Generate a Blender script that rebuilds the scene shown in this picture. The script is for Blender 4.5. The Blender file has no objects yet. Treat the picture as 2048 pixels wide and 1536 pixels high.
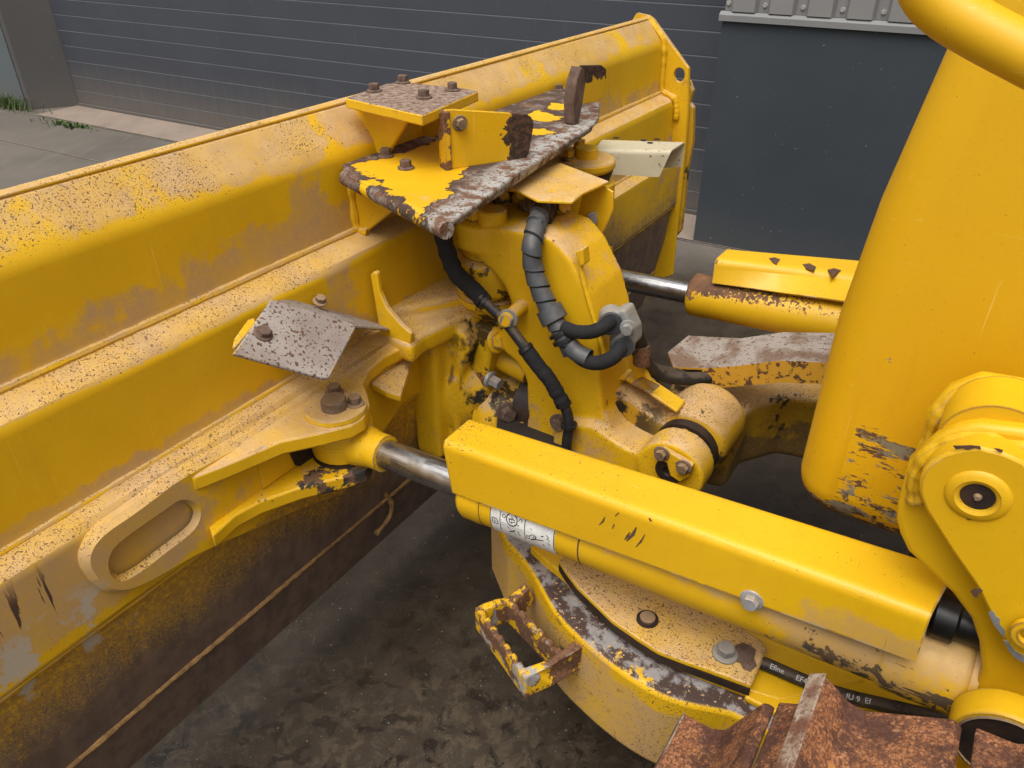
import bpy, bmesh, math, random
from mathutils import Vector, Matrix, noise as mnoise
from mathutils.geometry import tessellate_polygon
random.seed(7)
sc = bpy.context.scene
C = sc.collection
R = math.radians

# ------------------------------------------------------------------ camera, sky, sun, exposure
CAM_H, PITCH, FPX = 1.75, R(32.4), 1539.0
cam = bpy.data.cameras.new('camera'); camo = bpy.data.objects.new('camera', cam); C.objects.link(camo)
camo.location = (0, 0, CAM_H); camo.rotation_euler = (R(90) - PITCH, 0, 0)
cam.sensor_width = 36; cam.lens = 36 * FPX / 2048; cam.clip_start = .02; cam.clip_end = 500
sc.camera = camo
W = bpy.data.worlds.new('World'); sc.world = W; W.use_nodes = True
wt = W.node_tree; bg = wt.nodes['Background']
sky = wt.nodes.new('ShaderNodeTexSky'); sky.sky_type = 'NISHITA'; sky.sun_disc = False
SUN_EL, SUN_AZ = R(67), R(208)          # azimuth clockwise from +Y (camera heading)
sky.sun_elevation = SUN_EL; sky.sun_rotation = SUN_AZ; sky.dust_density = 6; sky.air_density = 1.0
hs = wt.nodes.new('ShaderNodeHueSaturation'); hs.inputs['Saturation'].default_value = .10
wt.links.new(sky.outputs[0], hs.inputs['Color']); wt.links.new(hs.outputs[0], bg.inputs[0])
bg.inputs[1].default_value = .13
sl = bpy.data.lights.new('sun', 'SUN'); sl.energy = 1.45; sl.angle = R(50); sl.color = (1, .968, .92)
so = bpy.data.objects.new('sun', sl); C.objects.link(so)
sd = Vector((math.sin(SUN_AZ) * math.cos(SUN_EL), math.cos(SUN_AZ) * math.cos(SUN_EL), math.sin(SUN_EL)))
so.rotation_euler = (-sd).to_track_quat('-Z', 'Y').to_euler(); so.location = sd * 20
sc.view_settings.view_transform = 'Standard'; sc.view_settings.look = 'None'
sc.view_settings.exposure = .50; sc.view_settings.gamma = 1

# ------------------------------------------------------------------ machine frame: x = n (towards the machine's rear), y = s (along the blade), z up
ORG = Vector((-.9195, 1.0548, 0)); YAW = math.atan2(-.5403, .8415)
ROT = Matrix.Rotation(YAW, 3, 'Z'); INV = ROT.transposed()
CL = INV @ (Vector((0, 0, CAM_H)) - ORG)
def _ray(u, v):
    x, y = (u - 1024) / FPX, (v - 768) / FPX
    c, s = math.cos(PITCH), math.sin(PITCH)
    return Vector((x, c - y * s, -s - y * c))
def at(u, v, n=None, s=None, z=None):
    """measured point of the photograph on a plane of the machine (n, s or z known)"""
    d = INV @ _ray(u, v); i, k = (0, n) if n is not None else (1, s) if s is not None else (2, z)
    return CL + d * ((k - CL[i]) / d[i])
def gat(u, v, p, nn):
    d = _ray(u, v); c = Vector((0, 0, CAM_H)); return c + d * ((Vector(p) - c).dot(nn) / d.dot(nn))
def L(s, n, z): return Vector((n, s, z))

# ------------------------------------------------------------------ materials
class NB:
    def __init__(s, name):
        s.m = bpy.data.materials.new(name); s.m.use_nodes = True; s.t = s.m.node_tree
        s.b = s.t.nodes['Principled BSDF']; s._obj = None; s._nz = None
    def n(s, t): return s.t.nodes.new(t)
    def put(s, v, sock):
        if hasattr(v, 'is_output') or isinstance(v, bpy.types.NodeSocket): s.t.links.new(v, sock)
        else:
            try: sock.default_value = v
            except Exception: sock.default_value = (*v, 1)
    def obj(s):
        if not s._obj: s._obj = s.n('ShaderNodeTexCoord').outputs['Object']
        return s._obj
    def xyz(s, v=None):
        q = s.n('ShaderNodeSeparateXYZ'); s.put(v or s.obj(), q.inputs[0]); return q.outputs
    def up(s):
        if not s._nz:
            g = s.n('ShaderNodeNewGeometry'); s._nz = s.xyz(g.outputs['Normal'])[2]
        return s._nz
    def scale(s, sx, sy, sz, rz=0, ry=0):
        q = s.n('ShaderNodeMapping'); s.put(s.obj(), q.inputs[0]); q.inputs['Scale'].default_value = (sx, sy, sz)
        q.inputs['Rotation'].default_value = (0, ry, rz); return q.outputs[0]
    def noise(s, sc, det=3, rough=.55, vec=None, dist=0):
        q = s.n('ShaderNodeTexNoise'); s.put(vec or s.obj(), q.inputs['Vector']); q.inputs['Scale'].default_value = sc
        q.inputs['Detail'].default_value = det; q.inputs['Roughness'].default_value = rough; q.inputs['Distortion'].default_value = dist
        return q.outputs['Fac']
    def vor(s, sc, vec=None, feat='F1', rnd=1):
        q = s.n('ShaderNodeTexVoronoi'); q.feature = feat; s.put(vec or s.obj(), q.inputs['Vector']); q.inputs['Scale'].default_value = sc
        q.inputs['Randomness'].default_value = rnd
        return q.outputs['Distance']
    def ma(s, op, a, b=0., c=0., clamp=False):
        q = s.n('ShaderNodeMath'); q.operation = op; q.use_clamp = clamp
        s.put(a, q.inputs[0]); s.put(b, q.inputs[1]); s.put(c, q.inputs[2]); return q.outputs[0]
    def add(s, a, b): return s.ma('ADD', a, b)
    def sub(s, a, b): return s.ma('SUBTRACT', a, b)
    def mul(s, a, b): return s.ma('MULTIPLY', a, b)
    def mx(s, a, b): return s.ma('MAXIMUM', a, b)
    def mn(s, a, b): return s.ma('MINIMUM', a, b)
    def step(s, v, lo, hi):
        q = s.n('ShaderNodeMapRange'); q.interpolation_type = 'SMOOTHSTEP'
        s.put(v, q.inputs[0]); s.put(lo, q.inputs[1]); s.put(hi, q.inputs[2]); return q.outputs[0]
    def lin(s, v, lo, hi, a=0., b=1.):
        q = s.n('ShaderNodeMapRange'); s.put(v, q.inputs[0]); s.put(lo, q.inputs[1]); s.put(hi, q.inputs[2]); s.put(a, q.inputs[3]); s.put(b, q.inputs[4]); return q.outputs[0]
    def mix(s, f, a, b):
        q = s.n('ShaderNodeMix'); q.data_type = 'RGBA'; s.put(f, q.inputs[0]); s.put(a, q.inputs[6]); s.put(b, q.inputs[7]); return q.outputs[2]
    def edge(s, rad):
        q = s.n('ShaderNodeBevel'); q.samples = 4; q.inputs['Radius'].default_value = rad
        g = s.n('ShaderNodeNewGeometry'); d = s.n('ShaderNodeVectorMath'); d.operation = 'DOT_PRODUCT'
        s.put(q.outputs[0], d.inputs[0]); s.put(g.outputs['Normal'], d.inputs[1]); return s.sub(1., d.outputs['Value'])
    def bump(s, h, st=.3, d=.004):
        q = s.n('ShaderNodeBump'); q.inputs['Strength'].default_value = st; q.inputs['Distance'].default_value = d
        s.put(h, q.inputs['Height']); s.put(q.outputs[0], s.b.inputs['Normal'])
    def out(s, col, rough, metal=0., spec=.4):
        s.put(col, s.b.inputs['Base Color']); s.put(rough, s.b.inputs['Roughness']); s.put(metal, s.b.inputs['Metallic'])
        s.b.inputs['Specular IOR Level'].default_value = spec; return s.m

YEL = (.70, .408, .007); YELD = (.59, .328, .005)
TAN = (.55, .365, .19); TAN2 = (.43, .27, .13)
RUST = (.19, .085, .036); DRUST = (.075, .040, .025); STEEL = (.30, .28, .26)

def paint(name, dust=.5, dust_flat=0., speck=.5, speck_flat=0., chips=.0, edges=.5, scratch=0., grime=0., rough=.46,
          base=YEL, base2=YELD, dscale=4., cscale=7., seed=0., cgrey=.35, bumpy=0., special=None):
    """weathered machine paint: settled dust, rust pocks, chips down to metal, bare edges, scratches and dark grease"""
    b = NB(name); up = b.up()
    off = b.n('ShaderNodeVectorMath'); b.put(b.obj(), off.inputs[0]); off.inputs[1].default_value = (seed, seed * 1.7, seed * .6)
    p = off.outputs[0]
    big = b.noise(dscale, 7, .62, p); mid = b.noise(22, 5, .6, p); fine = b.noise(160, 3, .6, p)
    dots = b.noise(215, 1.5, .55, p); dots2 = b.noise(430, 1, .5, p)
    col = b.mix(b.lin(big, .3, .7), base, base2)
    col = b.mix(b.mul(b.step(fine, .55, .8), .25), col, (base[0] * .72, base[1] * .62, base[2]))
    upm = b.step(up, .12, .75)
    zones = special(b, p, big, mid, fine) if special else {}
    # dust
    pot = b.add(b.mul(upm, dust), dust_flat)
    if 'dust' in zones: pot = b.add(pot, zones['dust'])
    dm = b.step(b.add(pot, b.add(b.mul(b.sub(big, .5), 1.5), b.mul(b.sub(mid, .5), .9))), .36, .62)
    thin = b.noise(dscale * 2.6, 6, .7, p)
    dm = b.mul(dm, b.mul(b.lin(fine, .25, .7, .72, .97), b.lin(thin, .34, .60, .42, 1.)))
    film = b.noise(1., 5, .65, b.scale(26, 26, 2.2)); col = b.mix(b.mul(b.step(film, .52, .72), .22), col, (base[0] * .80, base[1] * .70, .012))
    hair = b.mx(b.noise(1., 3, .6, b.scale(4, 240, 240, .4, .3)), b.noise(1., 3, .6, b.scale(240, 240, 5, .2, .5)))
    col = b.mix(b.mul(b.step(hair, .69, .72), .35), col, (.80, .56, .12))
    col = b.mix(dm, col, b.mix(b.mul(upm, b.lin(mid, .3, .7)), TAN2, TAN))
    # rust pocks
    dens = b.add(b.mul(upm, speck), speck_flat)
    if 'speck' in zones: dens = b.add(dens, zones['speck'])
    dens = b.mul(dens, b.lin(b.noise(dscale * 2.2, 5, .62, p), .36, .60, .35, 1.15))
    th = b.lin(dens, 0., 1., .77, .60)
    sm = b.step(dots, b.sub(th, .01), b.add(th, .045))
    th2 = b.lin(dens, 0., 1., .78, .60)
    sm = b.mx(sm, b.mul(b.step(dots2, th2, b.add(th2, .04)), .85))
    col = b.mix(b.mul(sm, .88), col, b.mix(b.lin(b.noise(60, 2, .5, p), .35, .65), RUST, DRUST))
    rmask = sm
    if scratch:
        q = b.scale(9, 9, 300, 0, .5); sn = b.noise(1., 4, .7, q)
        q2 = b.scale(300, 12, 12, .6, .3); sn2 = b.noise(1., 4, .7, q2)
        loc = b.step(b.noise(5, 3, .5, p), .56, .66)
        scm = b.mul(b.mx(b.step(sn, .66, .69), b.step(sn2, .67, .70)), b.mul(loc, scratch))
        col = b.mix(scm, col, DRUST); rmask = b.mx(rmask, scm)
    # chips and bare edges
    cn = b.noise(cscale, 9, .66, p)
    cpot = 0.
    if edges:
        e = b.step(b.edge(.007), .01, .2); cpot = b.mul(e, edges * .34)
    cm = b.step(b.add(cn, cpot), .735 - chips * .22, .747 - chips * .22)
    if 'chip' in zones: cm = b.mx(cm, zones['chip'])
    ccol = b.mix(b.step(b.noise(14, 6, .65, p), .62 - cgrey * .3, .70 - cgrey * .3), b.mix(b.lin(fine, .35, .65), DRUST, RUST), STEEL)
    col = b.mix(cm, col, ccol); rmask = b.mx(rmask, cm)
    if grime:
        gm = b.mul(b.step(b.noise(15, 7, .66, p), .66 - grime * .12, .69 - grime * .12), .9)
        col = b.mix(gm, col, (.016, .013, .01))
    if 'rust' in zones:
        col = b.mix(zones['rust'], col, b.mix(b.step(b.add(b.mul(mid, .6), b.mul(film, .5)), .44, .66), (.175, .115, .082), (.115, .078, .058)))
        col = b.mix(b.mul(zones['rust'], b.mul(b.step(fine, .6, .72), .5)), col, (.13, .085, .055)); rmask = b.mx(rmask, zones['rust'])
    if 'over' in zones:
        for f, c2 in zones['over']: col = b.mix(f, col, c2); rmask = b.mx(rmask, f)
    rg = b.mx(rough, b.mul(b.mx(dm, rmask), .85))
    h = b.sub(b.mul(fine, .12 + bumpy), b.add(b.mul(cm, .5), b.mul(sm, .3)))
    if bumpy: h = b.add(h, b.mul(mid, bumpy * 3))
    b.bump(h, .35, .0025)
    return b.out(col, rg)

def dark_zone(b, z, lo, hi, fine, k=1.1):
    return b.step(b.add(b.lin(z, lo, hi, 1., 0.), b.mul(b.sub(fine, .5), k)), .42, .58)

def blade_zone(b, p, big, mid, fine):
    x, y, z = b.xyz()
    f2 = b.noise(230, 2, .6, p)
    f3 = b.noise(95, 4, .65, p)
    vs = b.noise(1., 5, .65, b.scale(5, 55, 5))
    edge_z = b.add(b.add(b.lin(y, -.3, 1.2, .575, .50), b.mul(b.step(y, 1.2, 2.0), .20)), b.add(b.mul(b.sub(big, .5), .25), b.mul(b.sub(vs, .5), .12)))
    g = b.mul(b.sub(edge_z, z), 3.6)
    f4 = b.noise(480, 2, .6, p)
    rust = b.step(b.add(g, b.add(b.mul(b.sub(f4, .5), 1.5), b.add(b.mul(b.sub(f2, .5), .6), b.mul(b.sub(f3, .5), .45)))), -.30, .30)
    trans = b.mul(b.step(g, -1.0, -.1), b.mul(b.step(f3, .3, .6), .85))
    st = b.noise(1., 4, .6, b.scale(2, 60, 3, 0, 0))
    rust = b.mx(rust, b.mul(b.step(st, .62, .66), b.mul(b.step(z, .66, .58), b.step(big, .45, .6))))
    streak = b.mul(b.sub(b.noise(1., 5, .6, b.scale(2.2, 14, 2.2)), .5), .6)
    d1 = b.mul(b.step(z, 1.25, 1.085), b.step(z, 1.05, 1.08))                   # foot of each flat panel collects dust
    d2 = b.mul(b.step(z, .94, .87), b.step(z, .845, .87))
    d3 = b.mul(b.step(z, .66, .70), b.mul(b.step(z, .86, .84), b.step(y, .55, .1)))
    st1 = b.mul(b.step(y, .62, .70), b.mul(b.step(y, .83, .74), b.step(z, .86, .9)))
    farwash = b.mul(b.step(y, 1.6, 2.0), b.mul(b.step(z, 1.02, .9), .42))
    lowdust = b.mul(b.step(z, .66, .60), -.6)
    dust = b.add(b.add(b.mul(b.add(d1, b.add(d2, d3)), .72), b.mul(st1, .52)), b.add(farwash, b.add(streak, lowdust)))
    speck = b.mul(b.step(z, .70, .62), b.step(z, .3, .6))
    nearleft = b.step(y, 1.6, .1)
    speck = b.add(b.mul(speck, .75), b.mul(b.mul(b.step(b.up(), .2, .7), nearleft), .3))
    mud = b.mul(b.step(b.noise(9, 7, .66, p), .54, .58), b.mul(b.step(y, .15, -.02), b.mul(b.step(z, .78, .72), b.step(z, .56, .62))))
    gs = b.noise(1., 5, .6, b.scale(8, 40, 4, .0, .35))
    gouge = b.mul(b.step(gs, .605, .62), b.mul(b.step(y, .10, .0), b.mul(b.step(z, .86, .80), b.step(z, .56, .64))))
    return dict(dust=dust, speck=speck, rust=rust, over=[(b.mul(b.mul(trans, b.sub(1., rust)), b.step(z, .655, .64)), (.27, .135, .04)), (b.mul(mud, .85), (.42, .37, .30)), (gouge, DRUST)])

def shelf_zone(b, p, big, mid, fine):
    x, y, z = b.xyz()
    def half(a, c, inside):                                     # signed distance to the line a-c, positive on the side of the point inside
        a, c, i = at(*a, z=1.245), at(*c, z=1.245), at(*inside, z=1.245)
        t = (c - a).normalized(); nx, ny = -t.y, t.x
        if (i - a).x * nx + (i - a).y * ny < 0: nx, ny = -nx, -ny
        return b.add(b.mul(x, nx), b.add(b.mul(y, ny), -(a.x * nx + a.y * ny)))
    def blob(c, r):
        c = at(*c, z=1.245); d = b.ma('SQRT', b.add(b.ma('POWER', b.sub(x, c.x), 2.), b.ma('POWER', b.sub(y, c.y), 2.)))
        return b.sub(r, d)
    i = (830, 345)
    d = b.mn(b.mn(half((779, 309), (883, 279), i), half((944, 335), (868, 402), i)), half((722, 341), (823, 413), i))
    for c, r in (((1085, 235), .05), ((1076, 265), .035), ((1122, 213), .04), ((738, 365), .03)): d = b.mx(d, blob(c, r))
    nn = b.add(b.mul(b.sub(b.noise(11, 7, .68), .5), .16), b.mul(b.sub(b.noise(45, 4, .6), .5), .03))
    d = b.add(d, nn)
    bare = b.step(d, .004, .0); dark = b.mul(b.step(d, .006, .0), b.step(d, -.012, -.001))
    front = b.step(half((905, 440), (1190, 240), (800, 330)), .10, .02)
    c = b.mix(b.step(b.noise(24, 7, .7), .44, .58), b.mix(front, (.20, .17, .15), (.33, .31, .28)), (.13, .062, .032))
    c = b.mix(b.mul(b.step(front, .6, .1), b.step(b.noise(13, 6, .65), .42, .56)), c, (.06, .036, .026))
    c = b.mix(b.step(b.noise(170, 1, .5), .60, .64), c, DRUST)
    return dict(over=[(bare, c), (dark, (.05, .026, .018))])

def fin_zone(b, p, big, mid, fine):
    x, y, z = b.xyz()
    e = b.mx(b.mul(b.step(y, 1.03, 1.11), b.step(y, 1.3, 1.29)), b.mul(b.step(y, 1.4, 1.41), b.step(z, 1.29, 1.37)))
    d = b.step(b.add(e, b.mul(b.sub(b.noise(16, 7, .68), .5), 2.6)), .50, .53)
    d = b.mul(d, b.mx(b.step(y, 1.035, 1.05), 0.))
    return dict(over=[(d, b.mix(b.step(b.noise(90, 3, .6), .4, .6), (.028, .017, .012), (.085, .042, .024)))])

def lowclevis_zone(b, p, big, mid, fine):
    x, y, z = b.xyz()
    loc = b.mul(b.step(y, .36, .44), b.step(x, .275, .31)); m = b.step(b.add(b.mul(loc, .17), b.noise(22, 8, .7, p)), .63, .645)
    m = b.mul(m, b.step(loc, .1, .3))
    return dict(over=[(m, b.mix(b.step(b.noise(40, 4, .6, p), .46, .56), (.03, .026, .02), (.13, .07, .035)))])

def guard_zone(b, p, big, mid, fine):
    x, y, z = b.xyz()
    d = b.mul(b.step(x, 1.10, 1.34), b.mul(b.step(y, .54, .50), b.step(z, .97, .89)))
    e = b.mul(b.step(x, .74, .62), .45)
    return dict(dust=b.mul(d, .75), speck=e)

def barrel_zone(b, p, big, mid, fine):
    x, y, z = b.xyz(); loc = b.mul(b.step(x, 1.15, 1.35), b.step(z, .86, .80))
    m = b.step(b.add(b.mul(loc, .16), b.mx(b.noise(34, 8, .7, p), b.mul(b.noise(1., 6, .7, b.scale(9, 70, 70)), .98))), .69, .70)
    return dict(dust=b.mul(b.step(x, 1.0, 1.3), .25), over=[(b.mul(m, b.step(loc, .05, .2)), b.mix(b.lin(mid, .4, .6), (.06, .05, .035), (.13, .075, .035)))])

def rusty_top_zone(b, p, big, mid, fine):
    up = b.step(b.up(), .75, .93)
    e = b.step(b.noise(18, 7, .7, p), .30, .36)
    c = b.mix(b.step(b.noise(70, 5, .7, p), .42, .6), (.27, .20, .15), (.13, .065, .04))
    return dict(over=[(b.mul(up, e), c)])

def arm_zone(b, p, big, mid, fine):
    x, y, z = b.xyz()
    up = b.step(b.up(), .6, .9)
    q = b.noise(12, 8, .7, p)
    bare = b.mul(up, b.step(q, .36, .39))
    c = b.mix(b.step(b.noise(26, 6, .7, p), .46, .58), (.055, .032, .024), (.24, .22, .21))
    c = b.mix(b.step(b.noise(120, 2, .6, p), .62, .66), c, TAN2)
    c = b.mix(b.step(x, .68, .62), c, (.022, .016, .011))  # front of the arm blackened: painted shade of the cavity by the pivot
    side = b.mul(b.step(b.up(), .5, .2), b.mul(b.step(z, .45, .50), b.step(b.noise(24, 7, .7, p), .585, .60)))
    side = b.mul(side, b.mul(b.step(x, .84, .93), b.step(x, 1.08, 1.0)))
    return dict(dust=b.mul(b.step(b.up(), .5, .2), b.add(b.mul(b.step(z, .59, .50), .75), .25)), speck=.25, over=[(bare, c), (side, (.03, .03, .028))])

def tower_zone(b, p, big, mid, fine):
    x, y, z = b.xyz(); lo = b.step(z, .86, .60)
    return dict(dust=b.mul(lo, .42), speck=b.mul(lo, .45))

def housing_zone(b, p, big, mid, fine):
    x, y, z = b.xyz(); st = b.noise(1., 6, .68, b.scale(30, 30, 4))
    g = b.step(b.add(st, b.mul(b.sub(mid, .5), .4)), .60, .66)
    oil = b.mul(b.step(b.noise(12, 6, .65, p), .50, .60), b.mul(b.step(x, .28, .33), b.step(y, .90, .97)))
    return dict(over=[(b.mul(b.mul(g, b.step(z, .80, .70)), .8), (.10, .052, .022)), (oil, (.016, .012, .009))])

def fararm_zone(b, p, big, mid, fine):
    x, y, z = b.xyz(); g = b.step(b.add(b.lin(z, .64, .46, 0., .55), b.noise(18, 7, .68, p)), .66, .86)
    k = b.mul(b.mul(b.step(y, 1.15, 1.06), b.step(x, .88, .80)), b.step(b.add(b.lin(z, .76, .60, -.15, .35), b.noise(20, 6, .66, p)), .50, .60))  # shade of the gap between tower and yoke, painted on the yoke
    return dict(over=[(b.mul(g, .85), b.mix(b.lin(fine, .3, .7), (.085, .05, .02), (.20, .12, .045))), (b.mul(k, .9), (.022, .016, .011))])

def farcyl_zone(b, p, big, mid, fine):
    x, y, z = b.xyz()
    r = b.mul(b.lin(x, .66, 1.15, 1.15, .25), b.step(b.up(), .1, .75))
    r = b.mx(r, b.mul(b.step(x, .74, .69), b.step(b.up(), -.2, .4)))
    m = b.step(b.add(r, b.mul(b.sub(b.noise(120, 3, .65, p), .5), 2.2)), .55, .68)
    return dict(over=[(m, b.mix(b.lin(mid, .35, .65), RUST, DRUST))])

def hood_zone(b, p, big, mid, fine):
    x, y, z = b.xyz()
    # scraped lower front corner
    q = b.scale(6, 6, 26, 0, R(-38)); sn = b.noise(1., 7, .72, q); sn2 = b.noise(1., 8, .72, b.scale(14, 14, 50, 0, R(-38)))
    loc = b.mul(b.step(z, 1.17, 1.04), b.mul(b.step(x, 1.23, 1.28), b.step(x, 1.47, 1.40)))
    m = b.step(b.add(b.mx(sn, b.mul(sn2, .98)), b.mul(loc, .26)), .785, .80)
    m = b.mx(m, b.step(b.add(b.mul(loc, .30), b.noise(24, 8, .7, p)), .865, .875))
    low = b.mul(b.step(z, .945, .885), b.step(x, 1.40, 1.20)); low = b.step(b.add(b.mul(low, .55), b.noise(20, 7, .68, p)), .69, .70)
    low = b.mx(low, b.step(b.add(b.mul(b.mul(b.step(x, 1.215, 1.195), b.step(z, .98, .90)), .4), b.noise(30, 6, .68, p)), .80, .81))
    c = b.mix(b.step(b.noise(40, 5, .7, p), .48, .60), b.mix(b.lin(mid, .4, .6), (.07, .034, .018), (.15, .075, .035)), (.22, .19, .12))
    return dict(over=[(b.mx(m, low), c)])

M = {}
M['blade'] = paint('blade paint', dust=.74, speck=.78, speck_flat=.05, chips=0, edges=.55, special=blade_zone, dscale=3.2)
M['cast'] = paint('cast paint', dust=.42, dust_flat=.03, speck=.35, speck_flat=.24, chips=.1, edges=.4, grime=.05, bumpy=.22, seed=3, special=tower_zone)
M['greasy'] = paint('greasy paint', dust=.4, dust_flat=.14, speck=.45, speck_flat=.45, chips=.8, edges=1., grime=1.0, bumpy=.2, seed=8, cgrey=-.4)
M['dusty'] = paint('dusty paint', dust=.75, dust_flat=.27, speck=.5, speck_flat=.42, chips=.05, edges=.5, bumpy=.1, seed=11)
M['housing'] = paint('housing paint', dust=.7, dust_flat=.36, speck=.45, speck_flat=.6, chips=.12, edges=.4, bumpy=.2, seed=12, special=housing_zone)
M['clevis'] = paint('clevis paint', dust=.8, dust_flat=.08, speck=.45, speck_flat=.2, chips=.08, edges=.9, seed=14, cscale=9)
M['lowclevis'] = paint('low clevis paint', dust=.3, dust_flat=0., speck=.2, speck_flat=.1, chips=.25, edges=.8, grime=.15, seed=15, cscale=12, cgrey=.1, special=lowclevis_zone)
M['guard'] = paint('guard paint', dust=.0, dust_flat=-.12, speck=.30, speck_flat=.14, chips=.0, edges=.9, scratch=.5, seed=19, dscale=2.2, rough=.42, special=guard_zone)
M['barrel'] = paint('barrel paint', dust=.25, dust_flat=.12, speck=.1, speck_flat=.08, chips=.12, edges=.3, scratch=.6, seed=23, rough=.42, cscale=16, special=barrel_zone)
M['farbarrel'] = paint('far barrel paint', dust=.3, dust_flat=0., speck=.3, speck_flat=.22, chips=.1, seed=29, special=farcyl_zone)
M['hood'] = paint('hood paint', dust=0., dust_flat=-.5, speck=0., speck_flat=.0, chips=-1.2, edges=0, rough=.40, seed=31, special=hood_zone, dscale=1.5, base=(.67, .375, .005), base2=(.62, .325, .005))
M['bracket'] = paint('bracket paint', dust=.05, dust_flat=-.25, speck=.05, speck_flat=.08, chips=.14, edges=1.25, rough=.42, seed=37, dscale=2.5, cscale=13, cgrey=.25)
M['stiff'] = paint('stiffener paint', dust=.1, speck_flat=.5, chips=1.1, edges=1.3, seed=45, cscale=18, cgrey=.0)
M['endplate'] = paint('end plate paint', dust=.5, dust_flat=.2, speck=.4, speck_flat=.6, chips=.2, edges=1.2, seed=91, cgrey=.0)
M['rail'] = paint('rail paint', dust=.1, dust_flat=-.05, speck=.2, speck_flat=.2, chips=.3, edges=.9, seed=93, cgrey=.0, cscale=12)
M['shelf'] = paint('shelf paint', dust=.12, speck=.25, chips=.1, edges=.8, seed=41, special=shelf_zone)
M['fin'] = paint('fin paint', dust=.1, dust_flat=-.1, speck=.05, speck_flat=.22, chips=.1, edges=1., seed=43, cscale=8, cgrey=.0, special=fin_zone)
M['rustplate'] = paint('rust plate paint', dust=.3, speck=.6, speck_flat=.4, chips=.5, edges=1.3, cgrey=.0, cscale=14, seed=47, special=rusty_top_zone)
M['arm'] = paint('arm paint', dust=.25, dust_flat=.06, speck=.3, speck_flat=.55, chips=.2, edges=.5, seed=53, special=arm_zone)
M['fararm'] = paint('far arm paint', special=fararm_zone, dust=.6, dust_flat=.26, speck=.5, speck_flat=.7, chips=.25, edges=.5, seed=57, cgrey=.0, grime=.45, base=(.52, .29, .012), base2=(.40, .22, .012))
M['dustcover'] = paint('dusty cover paint', dust=.72, dust_flat=.2, speck=.85, speck_flat=.5, chips=.3, edges=.8, seed=61, cscale=11, cgrey=0.)
M['footstep'] = paint('foot step paint', dust=.2, dust_flat=.1, speck=.6, speck_flat=.75, chips=1.25, edges=1.0, seed=67, cscale=22, bumpy=.35, cgrey=.2)
M['cover'] = paint('box cover paint', dust=.55, dust_flat=.05, speck=.85, speck_flat=.1, chips=.05, edges=.6, seed=71)
M['clean'] = paint('clean paint', dust=.2, dust_flat=.04, speck=.3, speck_flat=.3, chips=.12, edges=.9, seed=73)

def simple(name, col, col2, sc1=20, rough=.6, metal=0., bump=.2, dust=0., spots=0., spec=.4, dcol=TAN2):
    b = NB(name); n = b.noise(sc1, 6, .65); f = b.noise(sc1 * 9, 3, .6)
    c = b.mix(b.lin(n, .35, .65), col, col2)
    if spots: c = b.mix(b.step(f, .66 - spots * .1, .70 - spots * .1), c, DRUST)
    if dust: c = b.mix(b.mul(b.step(b.add(b.mul(b.step(b.up(), 0., .8), .3), n), .62, .8), dust), c, dcol)
    b.bump(b.add(b.mul(n, .5), b.mul(f, .3)), bump, .003)
    return b.out(c, rough, metal, spec)
M['rubber'] = simple('hose rubber', (.012, .012, .012), (.02, .02, .02), 60, .55, dust=.12)
M['sleeve'] = simple('textile sleeve', (.006, .006, .007), (.012, .012, .013), 90, .85, dust=.0)
M['spiral'] = simple('spiral wrap', (.045, .05, .056), (.065, .07, .078), 30, .5, dust=.06)
M['plastic'] = simple('black plastic', (.008, .008, .008), (.015, .015, .015), 30, .4)
M['bolt'] = simple('old bolt', (.20, .14, .09), (.11, .06, .035), 60, .75, spots=.6, dust=.4)
M['rustbolt'] = simple('rusted bolt', (.16, .10, .07), (.075, .048, .036), 80, .85, spots=.5, bump=.5)
M['zinc'] = simple('zinc bolt', (.42, .42, .42), (.28, .27, .25), 50, .5, .3, spots=.3, dust=.3)
M['yelbolt'] = paint('painted bolt', dust=.5, speck=.3, speck_flat=.3, chips=.3, edges=1., seed=81)
M['clamp'] = simple('cast clamp', (.25, .25, .24), (.16, .155, .15), 30, .65, .1, bump=.4, dust=.5, dcol=(.34, .29, .22))
M['weld'] = simple('dusty weld', (.42, .24, .09), (.22, .12, .045), 50, .85, spots=.4, bump=.6)
M['yelweld'] = paint('painted weld', dust=.5, speck=.3, speck_flat=.15, edges=0, bumpy=.5, seed=83)
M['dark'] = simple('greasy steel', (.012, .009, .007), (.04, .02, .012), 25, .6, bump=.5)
M['cream'] = simple('cream paint', (.50, .44, .30), (.44, .38, .26), 8, .5, dust=.25, spots=.1, dcol=(.45, .36, .22))
def grey_bracket():
    b = NB('bare grey steel'); n = b.noise(9, 6, .6); d = b.noise(150, 1, .5); f = b.noise(300, 2, .6)
    c = b.mix(b.lin(n, .3, .7), (.34, .30, .265), (.20, .155, .13))
    c = b.mix(b.mul(b.step(f, .5, .75), .4), c, (.16, .12, .10))
    c = b.mix(b.step(d, .59, .63), c, (.10, .045, .026))
    e = b.step(b.add(b.mul(b.step(b.edge(.008), .02, .2), .22), b.noise(16, 7, .65)), .72, .74)
    c = b.mix(e, c, (.72, .42, .06))
    b.bump(b.sub(f, b.mul(b.step(d, .6, .66), 1.)), .3, .002); return b.out(c, .7, 0.)
M['greysteel'] = grey_bracket()
M['ruststeel'] = simple('rusted plate', (.16, .10, .07), (.07, .042, .03), 30, .85, bump=.6, spots=.6)
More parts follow.
